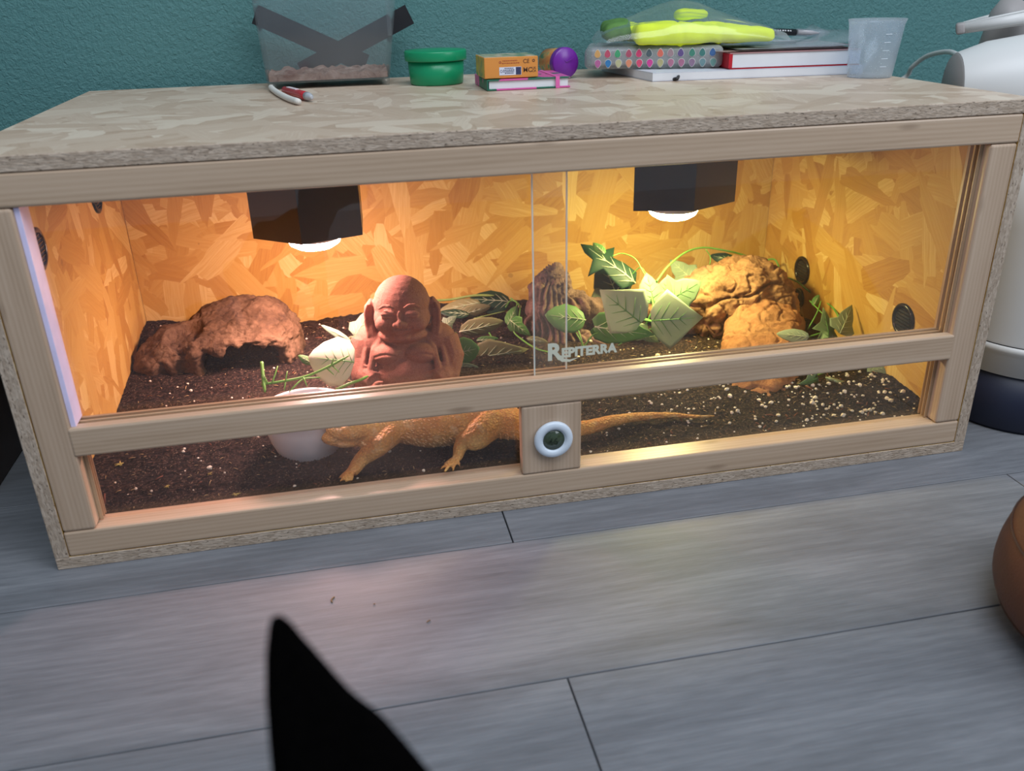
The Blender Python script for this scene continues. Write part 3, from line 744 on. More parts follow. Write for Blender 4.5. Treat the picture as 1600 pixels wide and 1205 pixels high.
SH = {
 'ivy': [(0, 0), (.06, .22), (.10, .40), (.30, .52), (.42, .30), (.62, .26), (.84, .12), (1, 0)],
 'spade': [(0, 0), (-.06, .20), (.04, .42), (.25, .52), (.50, .40), (.78, .18), (1, 0)],
 'quad': [(0, 0), (-.01, .16), (.10, .33), (.34, .53), (.55, .36), (.75, .19), (1, 0)],
 'star': [(0, 0), (.02, .20), (-.05, .46), (.24, .26), (.36, .55), (.54, .22), (.80, .10), (1, 0)],
 'oval': [(0, 0), (.06, .26), (.24, .44), (.50, .48), (.76, .34), (.92, .15), (1, 0)],
 'spiky': [(0, 0), (.10, .35), (.32, .30), (.50, .22), (.60, .60), (.70, .20), (.86, .16), (1, 0)]}
def leaf(parent, px, py, Y, L, Wd, ang, kind='ivy', col='green', tilt=(0, 0), cup=.12, vein=None, curl=.1):
    c = at(px, py, Y); dist = (c-CAM).dot(FWD); k = dist/FPX; L *= k; Wd *= k
    a = math.radians(ang); U = RT*math.cos(a)+UP*math.sin(a); V = -RT*math.sin(a)+UP*math.cos(a); Nn = -FWD
    q = Matrix.Rotation(math.radians(tilt[0]), 3, U) @ Matrix.Rotation(math.radians(tilt[1]), 3, V)
    U, V, Nn = q @ U, q @ V, q @ Nn
    o = c-U*L*.45
    half = SH[kind]; b = NB()
    def P(u, v, w=0):
        z = -cup*Wd*(abs(v)*2)**1.6-curl*L*(u-.45)**2*1.5+w
        z += .012*L*math.sin(u*9+v*7)
        return o+U*(u*L)+V*(v*Wd)+Nn*z
    nt = 6; cols = []
    TH = -.0006
    for s in (1, -1):
        R0, R1 = [], []
        for (u, v) in half:
            u0 = max(0, min(1, u)); row = [(u0+(u-u0)*j/nt, s*v*j/nt) for j in range(nt+1)]
            R0.append([b.verts.new(P(*q)) for q in row]); R1.append([b.verts.new(P(*q, TH)) for q in row])
        for k in range(len(half)-1):
            for j in range(nt):
                q4 = (R0[k][j], R0[k+1][j], R0[k+1][j+1], R0[k][j+1]); b.faces.new(q4 if s < 0 else q4[::-1])
                q4 = (R1[k][j], R1[k+1][j], R1[k+1][j+1], R1[k][j+1]); b.faces.new(q4 if s > 0 else q4[::-1])
            q4 = (R0[k][nt], R0[k+1][nt], R1[k+1][nt], R1[k][nt]); b.faces.new(q4 if s < 0 else q4[::-1])
    bmesh.ops.remove_doubles(b, verts=b.verts, dist=1e-6)
    bmesh.ops.dissolve_degenerate(b, edges=b.edges, dist=1e-7)
    lo = obj('leaf', b, LM_[col], parent)
    for p in lo.data.polygons: p.use_smooth = True
    vm = vein or ('pale' if col in ('pale', 'mint', 'white') else 'light')
    b = NB(); w = max(.0006, L*.013)
    tube(b, [P(u, 0, w*.5) for u in (0, .2, .4, .6, .85)], [w, w*.9, w*.7, w*.5, w*.2], 5)
    for u, du, v in ((.04, .18, .26), (.18, .2, .30), (.36, .18, .2), (.54, .14, .12)):
        for s in (1, -1): tube(b, [P(u, 0, w*.4), P(u+du*.5, s*v*.5, w*.4), P(u+du, s*v, w*.4)], [w*.7, w*.5, w*.15], 4)
    obj('vein', b, VEIN[vm], lo)
    return o
def stem(parent, pts, r, m=None, n=6):
    P = [at(*p) if len(p) == 3 else Vector(p[:3]) for p in pts]
    b = NB(); q = spline(P, n); tube(b, q, [r]*(len(q)-2)+[r*.8, r*.5], 7); return obj('stem', b, m or STEM, parent)
G_IVY = 'artificial ivy vines'
v1 = empty('ivy_vine', atz(960, 530, .055), 'ivy vine with four big pale leaves, between driftwood and craggy rock', 'artificial plant', G_IVY)
leaf(v1, 972, 481, .285, 84, 84, 142, 'quad', 'pale', (-12, 8)); leaf(v1, 1017, 452, .37, 56, 62, 96, 'ivy', 'mint', (10, 20)); leaf(v1, 1068, 456, .37, 60, 74, 28, 'ivy', 'mint', (-8, -15)); leaf(v1, 1040, 450, .38, 36, 40, 80, 'ivy', 'mint', (10, 10))
leaf(v1, 1054, 499, .285, 80, 90, 4, 'quad', 'pale', (6, -10)); leaf(v1, 972, 517, .30, 96, 52, -8, 'spade', 'green', (20, 0), vein='light'); leaf(v1, 1010, 524, .31, 46, 30, -30, 'ivy', 'grey', (10, 10))
leaf(v1, 887, 496, .33, 66, 50, 176, 'oval', 'green', (15, -10), vein='light')
stem(v1, [(1006, 500, .32), (1025, 504, .315), (1052, 505, .312)], .0014); stem(v1, [(975, 490, .33), (1003, 497, .325), (1022, 503, .318)], .0015); stem(v1, [(1018, 465, .36), (1020, 482, .33), (1006, 512, .32), (990, 530, .31)], .0016)
stem(v1, [(1025, 512, .32), (995, 522, .31), (965, 540, .30)], .0013); stem(v1, [(901, 508, .33), (908, 530, .31), (912, 541, .305), (925, 525, .31), (935, 520, .31)], .0013)
stem(v1, [(912, 541, .305), (900, 520, .33)], .001); stem(v1, [(1046, 470, .36), (1020, 480, .34)], .001)
v2 = empty('ivy_vine', atz(960, 500, .055), 'ivy sprig with a spiky dark leaf, reaching up the back wall', 'artificial plant', G_IVY)
leaf(v2, 955, 413, .44, 108, 62, 138, 'spiky', 'dark', (25, 10), vein='light'); leaf(v2, 955, 440, .45, 78, 62, 112, 'oval', 'dark', (-10, 20)); leaf(v2, 936, 388, .44, 34, 16, 128, 'oval', 'green', (0, 40)); leaf(v2, 946, 462, .44, 50, 46, 95, 'oval', 'grey', (0, 30))
stem(v2, [(957, 400, .44), (972, 396, .44), (992, 404, .42), (1005, 425, .40), (1014, 440, .38)], .0009); stem(v2, [(985, 432, .43), (1000, 418, .42), (1010, 428, .40)], .0009); stem(v2, [(975, 448, .44), (985, 480, .42), (990, 520, .40)], .0012, STEMD)
v3 = empty('ivy_vine', atz(1290, 530, .055), 'long green vine arching over the craggy rock and down its right side', 'artificial plant', G_IVY)
stem(v3, [(1026, 440, .38), (1045, 415, .42), (1072, 394, .47), (1100, 387, .50), (1135, 392, .51), (1160, 398, .52), (1185, 408, .52), (1208, 405, .51), (1216, 414, .50), (1222, 430, .49), (1245, 440, .44), (1268, 458, .42), (1295, 475, .36), (1310, 495, .31), (1306, 512, .28), (1285, 520, .27), (1258, 528, .27)], .0017)
stem(v3, [(1103, 390, .50), (1110, 402, .50), (1108, 418, .48)], .0009); stem(v3, [(1262, 515, .30), (1276, 490, .31), (1283, 470, .33)], .0011); stem(v3, [(1265, 470, .36), (1285, 490, .32), (1300, 505, .29)], .0010)
leaf(v3, 1064, 421, .50, 50, 46, 130, 'ivy', 'grey', (0, 30)); leaf(v3, 1132, 404, .52, 46, 20, 160, 'oval', 'dark', (0, 30)); leaf(v3, 1172, 412, .50, 30, 16, 150, 'oval', 'green', (0, 30))
leaf(v3, 1322, 500, .26, 62, 44, 58, 'ivy', 'grey', (0, 25)); leaf(v3, 1292, 506, .27, 50, 42, 95, 'star', 'mint', (10, 10)); leaf(v3, 1240, 524, .19, 54, 22, 170, 'oval', 'grey', (0, 40)); leaf(v3, 1275, 470, .35, 20, 12, 60, 'oval', 'green')
stem(v3, [(1283, 520, .28), (1294, 545, .24), (1297, 575, .20), (1268, 590, .17)], .0013)
leaf(v3, 1264, 596, .150, 34, 24, 200, 'star', 'mint', (-30, 0)); leaf(v3, 1318, 600, .155, 66, 14, -22, 'oval', 'olive', (-30, 0)); leaf(v3, 1373, 577, .180, 40, 24, 10, 'oval', 'grey', (-30, 0))
v4 = empty('ivy_vine', atz(760, 520, .06), 'trailing ivy with olive and dark leaves, right of the statue', 'artificial plant', G_IVY)
leaf(v4, 768, 469, .50, 66, 46, 176, 'oval', 'dark', (30, 0), vein='light'); leaf(v4, 722, 478, .50, 66, 28, 190, 'oval', 'olive', (20, 0)); leaf(v4, 712, 489, .47, 46, 18, 175, 'oval', 'dark', (30, 0)); leaf(v4, 742, 486, .48, 50, 22, 10, 'oval', 'olive', (30, 10))
leaf(v4, 750, 512, .42, 72, 34, 12, 'oval', 'olive', (35, 0)); leaf(v4, 783, 553, .36, 80, 48, 8, 'spade', 'olive', (30, 0)); leaf(v4, 727, 549, .34, 42, 46, 12, 'oval', 'green', (20, 0)); leaf(v4, 703, 502, .40, 26, 22, 40, 'ivy', 'grey', (10, 0)); leaf(v4, 760, 531, .38, 34, 12, 5, 'oval', 'green', (30, 0))
leaf(v4, 812, 512, .40, 44, 28, -40, 'ivy', 'green', (10, 20)); leaf(v4, 800, 494, .42, 36, 20, 60, 'oval', 'green', (10, 20)); leaf(v4, 838, 532, .36, 34, 12, -10, 'oval', 'olive', (20, 0)); leaf(v4, 728, 573, .33, 36, 12, -5, 'oval', 'grey', (30, 0))
stem(v4, [(676, 470, .52), (705, 468, .52), (740, 462, .51), (772, 462, .50)], .0022, STEM2); stem(v4, [(798, 466, .48), (812, 478, .46), (810, 500, .43), (802, 515, .42), (812, 528, .40), (838, 545, .36), (868, 553, .34)], .0014)
stem(v4, [(790, 480, .46), (798, 470, .47), (808, 474, .46), (802, 492, .44), (795, 512, .43)], .0012); stem(v4, [(764, 520, .40), (772, 533, .38)], .001); stem(v4, [(712, 520, .42), (714, 532, .38), (735, 545, .35)], .001); stem(v4, [(740, 498, .45), (765, 492, .45), (790, 486, .45)], .001, STEM2)
v5 = empty('ivy_vine', atz(500, 590, .055), 'ivy piece with one big whitish leaf and bare twigs, left of the statue', 'artificial plant', G_IVY)
leaf(v5, 520, 562, .235, 76, 84, 172, 'oval', 'white', (10, 8), cup=.2); leaf(v5, 528, 522, .30, 56, 14, 150, 'oval', 'grey', (30, 0)); leaf(v5, 566, 505, .42, 54, 34, 60, 'ivy', 'grey', (10, 10)); leaf(v5, 478, 562, .26, 26, 14, 150, 'oval', 'green', (20, 0)); leaf(v5, 556, 532, .33, 40, 16, 10, 'oval', 'olive', (30, 0))
stem(v5, [(409, 566, .24), (411, 590, .22), (414, 613, .20)], .0026); stem(v5, [(408, 601, .215), (440, 596, .215), (475, 589, .22), (505, 577, .22), (545, 556, .225)], .0018)
for p in ([(425, 599, .21), (430, 585, .22), (434, 572, .23)], [(446, 596, .21), (449, 580, .22)], [(446, 597, .21), (444, 610, .20)], [(474, 590, .21), (480, 604, .20)], [(418, 600, .21), (412, 585, .22)], [(520, 572, .22), (530, 582, .21)], [(510, 575, .22), (522, 586, .21)], [(518, 570, .22), (521, 560, .22)], [(500, 590, .21), (475, 592, .21), (462, 602, .20), (452, 612, .20)]):
    stem(v5, p, .0011, n=3)
stem(v5, [(525, 609, .20), (545, 600, .205), (562, 594, .215), (575, 588, .24)], .0022)
# ------------------------------------------------------------------ things on the lid (z = H)
Z = H+.0004
def quadbox(bm, c, z0, z1, bev=.0, mi=0):
    """prism over 4 plan corners"""
    k0 = [bm.verts.new((x, y, z0)) for x, y in c]; k1 = [bm.verts.new((x, y, z1)) for x, y in c]
    fs = [bm.faces.new(k0[::-1]), bm.faces.new(k1)]+[bm.faces.new((k0[i], k0[(i+1) % 4], k1[(i+1) % 4], k1[i])) for i in range(4)]
    for f in fs: f.material_index = mi
    if bev: bmesh.ops.bevel(bm, geom=list(set(e for f in fs for e in f.edges)), offset=bev, segments=3, profile=.5, affect='EDGES')
# clear tank with tape
PL = glass_mat('clear_plastic', .040, (.985, .99, .99), .12, 1.45, refl=.9)
r = empty('plastic_tank', (.375, .55, Z), 'clear plastic tank with a black tape cross, thin bedding inside', 'tank')
b = NB(); zb, zt = Z+.009, .66
def tankring(z, ins=0.0):
    k = (z-zb)/(.604-zb); x0 = .283-.006*k+ins; x1 = .468+.018*k-ins; y0 = .500-.006*k+ins; y1 = .606+.004*k-ins
    return [(x0, y0), (x1, y0), (x1, y1), (x0, y1)]
rg = [[b.verts.new((x, y, z)) for x, y in tankring(z, i)] for z, i in ((zb, 0), (zt, 0), (zt, .0022), (zb+.002, .0022))]
for a, c in zip(rg, rg[1:]):
    for k in range(4): b.faces.new((a[k], a[(k+1) % 4], c[(k+1) % 4], c[k]))
b.faces.new(rg[0][::-1]); b.faces.new(rg[3])
bmesh.ops.bevel(b, geom=[e for e in b.edges if abs(e.verts[0].co.z-e.verts[1].co.z) > .1], offset=.004, segments=3, affect='EDGES')
obj('tank_body', b, PL, r)
for x in (.290, .462):
    for y in (.508, .598):
        b = NB(); lathe(b, [(0, Z), (.0055, Z), (.0062, zb), (0, zb)], 14, Matrix.Translation((x, y, 0))); obj('foot', b, PL, r, smooth=True)
b = NB(); box(b, .279, .2835, .5, .61, .600, .66, .001); box(b, .470, .4765, .494, .500, .55, .66, .001); obj('corner_rib', b, PL, r)
def tape(p0, p1, Y, wpx=15, name='tape'):
    a, c = at(*p0, Y), at(*p1, Y); d = (c-a).normalized(); n = Vector((0, 1, 0)); s = d.cross(n); w = wpx*(a-CAM).dot(FWD)/FPX; b = NB()
    q = [a-s*w, c-s*w, c+s*w, a+s*w]; k0 = [b.verts.new(p) for p in q]; k1 = [b.verts.new(p+n*.0006) for p in q]
    b.faces.new(k0); b.faces.new(k1[::-1])
    for i in range(4): b.faces.new((k0[i], k1[i], k1[(i+1) % 4], k0[(i+1) % 4]))
    return obj('tape_strip', b, plain('black_tape', (.012, .011, .014), .45, .4, .2), r)
tape((398, 22), (572, 100), .6125); tape((472, 113), (640, 22), .6135)
b = NB(); c = tankring(zb+.01, .004); nxx = 26; nyy = 14
g = [[b.verts.new((c[0][0]+(c[1][0]-c[0][0])*i/nxx, c[0][1]+(c[3][1]-c[0][1])*j/nyy, zb+.012+.007*fbm((i*.4, j*.4, 1), 1, 3)+random.uniform(-.001, .002))) for i in range(nxx+1)] for j in range(nyy+1)]
for j in range(nyy):
    for i in range(nxx): b.faces.new((g[j][i], g[j][i+1], g[j+1][i+1], g[j+1][i]))
ed = g[0]+[g[j][-1] for j in range(1, nyy+1)]+g[-1][-2::-1]+[g[j][0] for j in range(nyy-1, 0, -1)]
lo = [b.verts.new((v.co.x, v.co.y, zb+.0025)) for v in ed]
for k in range(len(ed)): b.faces.new((ed[(k+1) % len(ed)], ed[k], lo[k], lo[(k+1) % len(ed)]))
b.faces.new(lo)
tag(obj('bedding', b, rock_mat('brown_bedding', (.30, .19, .15), (.46, .33, .28), (.16, .08, .06), 60), base=(.375, .55, zb)), 'thin layer of brown bedding inside the clear tank', 'bedding', kind='stuff')
# red pen and white stick
r = empty('pen', (.33, .37, Z), 'short red ballpoint pen with silver end, lying before the clear tank', 'pen')
p0, p1 = Vector((.310, .430, Z+.0062)), Vector((.350, .318, Z+.0062)); d = (p1-p0).normalized()
b = NB(); tube(b, [p0, p0+d*.004, p0+d*.085, p0+d*.098], [.003, .0055, .0060, .0058], 14); obj('barrel', b, plain('red_plastic', (.50, .02, .03), .25, .5, .1), r, smooth=False)
b = NB(); tube(b, [p0+d*.0982, p0+d*.108, p0+d*.116, p1], [.0058, .0052, .0035, .0018], 14); tag(obj('pen_tip', b, plain('steel', (.45, .45, .47), .25, .6), r), 'silver metal tip')
b = NB(); box(b, .02, .06, -.0028, .0028, .0050, .0064, .0005, M=frame_at(p0, d)); tag(obj('pen_print', b, plain('white_print', (.75, .62, .64), .4), r), 'white printed panel')
b = NB(); P = spline([(.287, .505, Z+.0045), (.294, .455, Z+.0045), (.306, .390, Z+.0045), (.320, .330, Z+.0045), (.333, .290, Z+.0045)], 5); tube(b, P, [.0032]+[.0042]*(len(P)-2)+[.0038], 12)
tag(obj('chalk_stick', b, plain('white_clay', (.70, .66, .60), .7, .3, .05), base=(.31, .40, Z), smooth=True), 'thin bent white stick lying left of the red pen', 'stick')
# green tub
r = empty('plastic_tub', (.540, .490, Z), 'round green plastic tub with matching lid', 'tub')
GRN = plain('green_plastic', (.004, .26, .105), .32, .45, .08, 20); M = Matrix.Translation((.540, .490, 0))
b = NB(); lathe(b, [(0, Z), (.0395, Z), (.041, Z+.002), (.0435, Z+.036), (0, Z+.036)], 48, M); obj('tub_body', b, GRN, r)
b = NB(); lathe(b, [(.0438, Z+.0345), (.0470, Z+.0345), (.0475, Z+.036), (.0478, Z+.047), (.0465, Z+.0492), (.040, Z+.0485), (.036, Z+.0500), (0, Z+.0505)], 48, M); obj('tub_lid', b, GRN, r)
# notebook
r = empty('notebook', (.655, .40, Z), 'small pink and green notebook with elastic band, lying under the orange box', 'notebook')
t = NT('pink_green_cover'); o_ = t.objc(); v = t.node('ShaderNodeTexVoronoi', distance='CHEBYCHEV'); t.put(v.inputs['Vector'], t.mapping(o_, rot=(0, 0, .5))); v.inputs['Scale'].default_value = 42
sp = t.node('ShaderNodeSeparateColor'); t.link(v.outputs['Color'], sp.inputs[0]); t.base(t.mix(t.math('GREATER_THAN', sp.outputs[0], .62), (.62, .10, .33), (.02, .13, .08)), .4, .4); COV = t.m
WHT = plain('page_white', (.72, .72, .74), .7, .2, .04)
for z0, z1 in ((Z, Z+.0022), (Z+.0128, Z+.015)):
    b = NB(); box(b, .595, .717, .349, .455, z0, z1, .0006); obj('cover', b, COV, r)
b = NB(); box(b, .5945, .5965, .349, .455, Z+.0005, Z+.0145, .0004); obj('spine', b, COV, r)
b = NB(); box(b, .598, .7140, .3515, .453, Z+.0023, Z+.0127); obj('page_block', b, WHT, r)
b = NB(); box(b, .695, .7010, .3478, .3487, Z-.0001, Z+.0155, .0002); box(b, .695, .7010, .3478, .456, Z+.0151, Z+.0158, .0002); obj('elastic_band', b, plain('pink_elastic', (.70, .13, .38), .5), r)
# orange box
zo = Z+.0160
r = empty('carton', (.63, .385, zo), 'small orange carton with a white label, on the pink notebook', 'box')
OR = plain('orange_card', (.66, .26, .055), .5, .35, .06); x0, x1, ya, yb, z1 = .592, .670, .352, .425, zo+.0285
t = NT('carton_top_print'); o_ = t.objc(); n = t.noise(o_, 60, 3); t.base(t.ramp(n, [(.38, (.10, .22, .12)), (.5, (.38, .36, .22)), (.62, (.55, .45, .35))]), .4, .4)
t2 = NT('carton_side_print'); n = t2.noise(t2.objc(), 60, 3); t2.base(t2.ramp(n, [(.4, (.55, .40, .06)), (.55, (.45, .30, .10)), (.65, (.10, .25, .12))]), .4, .4)
b = NB(); box(b, x0, x1, ya, yb, zo, z1, .0008, seg=1); b.normal_update()
for f in b.faces: f.material_index = 1 if f.normal.z > .8 else 2 if f.normal.x < -.8 else 0
obj('carton_body', b, [OR, t.m, t2.m], r)
b = NB(); box(b, .6135, .6455, ya-.0004, ya-.0001, zo+.0042, zo+.0150, .00005, seg=1); lb = obj('label', b, plain('label_white', (.66, .68, .78), .5), r); tag(lb, 'white printed label')
INK = plain('print_ink', (.03, .035, .10), .5); INKB = plain('print_brown', (.12, .05, .02), .5)
b = NB()
for zz, xa, xb in ((.0128, .621, .634), (.0104, .619, .6355), (.0083, .619, .6350), (.0062, .6215, .6345)):
    q = xa
    while q < xb:
        wq = random.uniform(.0008, .0026); box(b, q, min(q+wq, xb), ya-.0006, ya-.00045, zo+zz, zo+zz+.0011); q += wq+.0005
box(b, .6375, .6450, ya-.0006, ya-.00045, zo+.0046, zo+.0146)
ring(b, (.6163, ya-.00045, zo+.0095), .0014, .0019, .0002, (0, -1, 0), seg=14)
obj('label_print', b, INK, lb)
FX = lambda x, z: frame_at((x, ya-.0003, z), (1, 0, 0), (0, -1, 0)); b = NB()
text_bm('CE', .0078, FX(.6480, zo+.0195), .00008, bm=b); ring(b, (.6635, ya-.0002, zo+.0225), .0010, .0020, .0002, (0, -1, 0), seg=14)
text_bm('MC', .0090, FX(.6480, zo+.0075), .00008, bm=b, offset=.0001); text_bm('UK', .0045, FX(.6610, zo+.0110), .00008, bm=b); text_bm('CA', .0045, FX(.6610, zo+.0072), .00008, bm=b)
obj('print', b, INKB, r)
b = NB()
for zz, xa, xb in ((.0228, .6185, .640), (.0196, .6175, .643)):
    q = xa
    while q < xb: wq = random.uniform(.0008, .003); box(b, q, min(q+wq, xb), ya-.0003, ya-.00005, zo+zz, zo+zz+.0012); q += wq+.0006
ring(b, (.6150, ya-.0001, zo+.0215), .0008, .0018, .0002, (0, -1, 0), seg=14)
obj('print', b, plain('print_red', (.42, .10, .03), .5), r)
# purple-lidded tub lying on its side
r = empty('dough_tub', (.742, .47, Z), 'small orange tub with a purple lid, lying on its side', 'tub')
c0 = Vector((.7425, .468, Z+.0235)); ax = Vector((-.28, .96, 0)).normalized(); M = frame_at(c0, ax.orthogonal(), ax)
b = NB(); lathe(b, [(0, .0), (.0185, .0), (.0195, .0012), (.0225, .0012), (.0232, .003), (.0232, .0125), (.0220, .0140), (0, .014)][::1], 40, M)
tube(b, [c0+Vector((-.012, -.0002, .010))-ax*.0004, c0+Vector((.0, 0, .0015))-ax*.0006, c0+Vector((.012, 0, .008))-ax*.0004], .0007, 5)
tag(obj('tub_lid', b, plain('purple_plastic', (.16, .015, .30), .3, .5, .1), r), 'purple lid')
b = NB(); lathe(b, [(.0205, .0142), (.0215, .018), (.0190, .055), (0, .055)], 36, M); t = NT('tub_print'); n = t.noise(t.objc(), 70, 2); t.base(t.ramp(n, [(.42, (.62, .22, .06)), (.55, (.62, .35, .10)), (.62, (.12, .28, .14))]), .4, .4); obj('tub_body', b, t.m, r)
# sketchbook, red book, loose sheets
sk = [(.850, .371), (1.178, .343), (1.196, .555), (.832, .575)]
r = empty('sketchbook', (1.0, .45, Z), 'white sketchbook at the bottom of the pile', 'book')
b = NB(); quadbox(b, sk, Z+.0012, Z+.0112); obj('page_block', b, WHT, r)
b = NB(); quadbox(b, sk, Z, Z+.0010); quadbox(b, [(x, y) for x, y in sk], Z+.0113, Z+.0124); obj('cover', b, plain('cover_white', (.60, .62, .68), .5), r)
b = NB(); tube(b, [(.882, .371, Z+.002), (.886, .362, Z+.0035), (.890, .369, Z+.006)], .0026, 8); tag(obj('pen_loop', b, BLACKP, r), 'black pen loop')
zr = Z+.0128
rb = [(.970, .3665), (1.174, .3475), (1.190, .50), (.982, .52)]
r = empty('red_book', (1.08, .43, zr), 'thick book with red cover and white pages, on the sketchbook', 'book')
RED = plain('red_cover', (.48, .012, .025), .4, .4, .08)
b = NB(); quadbox(b, [(.9745, .3675), (1.1745, .3490), (1.189, .497), (.986, .515)], zr+.0018, zr+.0215); obj('page_block', b, WHT, r)
b = NB(); quadbox(b, rb, zr, zr+.0012); obj('cover', b, RED, r)
b = NB(); quadbox(b, rb, zr+.0218, zr+.0230); tag(obj('cover', b, plain('worn_pink_cover', (.42, .22, .22), .6), r), 'worn pinkish top cover')
b = NB(); quadbox(b, [(.9685, .3670), (.9740, .3665), (.9855, .515), (.980, .52)], zr+.0017, zr+.0217); obj('spine', b, RED, r)
def sheet(c, z, mat, label, lift, seed):
    b = NB(); n = 18; rows = []
    for j in range(n+1):
        for i in range(n+1):
            u, v = i/n, j/n
            x = (c[0][0]*(1-u)+c[1][0]*u)*(1-v)+(c[3][0]*(1-u)+c[2][0]*u)*v; y = (c[0][1]*(1-u)+c[1][1]*u)*(1-v)+(c[3][1]*(1-u)+c[2][1]*u)*v
            rows.append(b.verts.new((x, y, z+lift(u, v)+.0006*abs(math.sin(u*7+seed)))))
    fs = [b.faces.new((rows[j*(n+1)+i], rows[j*(n+1)+i+1], rows[(j+1)*(n+1)+i+1], rows[(j+1)*(n+1)+i])) for j in range(n) for i in range(n)]
    for f in fs: f.smooth = True
    bmesh.ops.solidify(b, geom=fs, thickness=.0003)
    tag(obj('paper_sheet', b, mat, base=(c[0][0], c[0][1], z)), label, 'paper', 'loose sheets on the red book')
zs = zr+.0242
sheet([(.955, .372), (1.165, .358), (1.175, .50), (.965, .52)], zs, plain('paper_pinkish', (.62, .45, .42), .7), 'pinkish printed sheet lowest on the red book', lambda u, v: 0, 0)
sheet([(.985, .370), (1.172, .352), (1.184, .53), (.992, .54)], zs+.0022, WHT, 'white sheet lying on the pinkish sheet', lambda u, v: .001*u, 1)
SLV = glass_mat('clear_sleeve', .30, (.92, .94, .96), .15, 1.45)
sheet([(1.01, .366), (1.180, .350), (1.190, .53), (1.02, .54)], zs+.0050, SLV, 'clear plastic sleeve with a curled right corner, topmost of the sheets', lambda u, v: .030*max(0, u-.72)**1.3*4*(.4+.6*v)+.004*math.sin(v*6)*u, 2)
# paint set
ca = math.radians(-18.5); FL = Vector((.768, .456, zr+.0006)); xd = Vector((math.cos(ca), math.sin(ca), 0)); MC = frame_at(FL, xd)
LC = .212
r = empty('paint_set', FL, 'long clear paint case showing two rows of coloured drops', 'paint set')
b = NB(); box(b, 0, LC, 0, .118, 0, .0325, .009, M=MC, seg=4); obj('case', b, glass_mat('milky_case', .55, (.80, .82, .82), .2, 1.45, refl=.7), r, smooth=True)
b = NB(); box(b, .010, LC-.010, .0165, .108, .004, .0285, .003, M=MC); obj('inner_tray', b, plain('tray_grey', (.42, .40, .42), .5, .4, .1), r)
top = [(.80, .42, .12), (.62, .06, .14), (.03, .40, .16), (.50, .07, .14), (.75, .03, .16), (.06, .10, .12), (.85, .16, .10), (.42, .25, .28), (.12, .06, .25), (.03, .24, .16), (.03, .20, .18), (.02, .12, .35)]
bot = [(.55, .12, .35), (.0, .20, .52), (.58, .56, .30), (.85, .28, .14), (.80, .05, .16), (.72, .03, .30), (.52, .45, .20), (.50, .16, .26), (.45, .14, .25), (.28, .16, .26), (.15, .28, .30), (.14, .32, .28)]
for row, cols in enumerate((top, bot)):
    for i, c in enumerate(cols):
        b = NB(); cx = .0205+i*.0160+(.0005 if row else -.0006*(i % 3)); cz = .0222 if row == 0 else .0092; s = 1 if row == 0 else -1; pts = []
        for k in range(18):
            a = k*2*math.pi/18; rr = .0049; px_ = math.sin(a)*rr*(1-.35*max(0, math.cos(a)))*.95; pz = math.cos(a)*rr*(1.32 if math.cos(a) > 0 else 1.0); pts.append((px_, pz*s))
        for (rr, y0_, m_, nm) in ((1.18, -.0004, None, 'rim'), (1.0, -.0011, None, 'c')):
            mi = 0 if nm == 'rim' else 1
            f0 = [b.verts.new(MC @ Vector((cx+p[0]*rr, y0_, cz+p[1]*rr))) for p in pts]; f1 = [b.verts.new(MC @ Vector((cx+p[0]*rr, y0_+.0016, cz+p[1]*rr))) for p in pts]
            ff = [b.faces.new(f0), b.faces.new(f1[::-1])]+[b.faces.new((f0[k], f1[k], f1[(k+1) % 18], f0[(k+1) % 18])) for k in range(18)]
            for f in ff: f.material_index = mi
        pm = bpy.data.materials.new('paint'); pm.use_nodes = True
        t = NT('paint_colour'); t.base(t.mix(t.noise(t.objc(), 200, 2), tuple(q*.75+.02 for q in c), tuple(min(1, q*.9+.06) for q in c)), .3, .5)
        bpy.data.materials.remove(pm)
        obj('paint_drop', b, [plain('drop_rim', (.60, .58, .56), .4, .4, .05), t.m], r)
# hi-vis vest folded in a clear bag
zt = zr+.034
YEL = plain('hi_vis_yellow', (.80, .93, .02), .75, .25, .08, 40, .3)
r = empty('vest', (.96, .45, zt), 'folded neon yellow safety vest inside a clear bag', 'vest')
def lumpy(bounds, M, seed, amp=.004, taper=None):
    b = NB(); box(b, *bounds, bev=min(bounds[5]-bounds[4], .02)*.48, M=None, seg=4)
    b = remeshed(b, .0045, 4)
    disp(b, lambda co, n: n*(amp*fbm(co, 22, 3, seed)))
    if taper:
        for v in b.verts: taper(v)
    bmesh.ops.transform(b, matrix=M, verts=b.verts); return b
MV = frame_at((.838, .420, zt+.001), (1, -.24, 0))
def tp(v):
    u = v.co.x/.212
    v.co.z *= (1-.45*max(0, u-.3)); 
    for s in (.33, .60): v.co.z -= .003*math.exp(-((u-s)/.012)**2); v.co.y += .002*math.exp(-((u-s)/.012)**2)
    v.co.y += .010*max(0, u-.7)
b = lumpy((0, .212, 0, .075, 0, .030), MV, 1, .003, tp); obj('vest_front_fold', b, YEL, r, smooth=True)
b = lumpy((-.01, .16, .082, .145, 0, .026), MV, 2, .005); obj('vest_back_fold', b, YEL, r, smooth=True)
b = lumpy((.075, .130, .105, .150, .030, .046), MV, 3, .004); obj('vest_collar', b, YEL, r, smooth=True)
b = lumpy((-.045, -.004, .05, .14, .004, .034), MV, 4, .006); obj('vest_corner', b, plain('vest_dark_green', (.10, .22, .05), .7, .3, .4, 60), r, smooth=True)
b = NB(); n = 30; gr = []
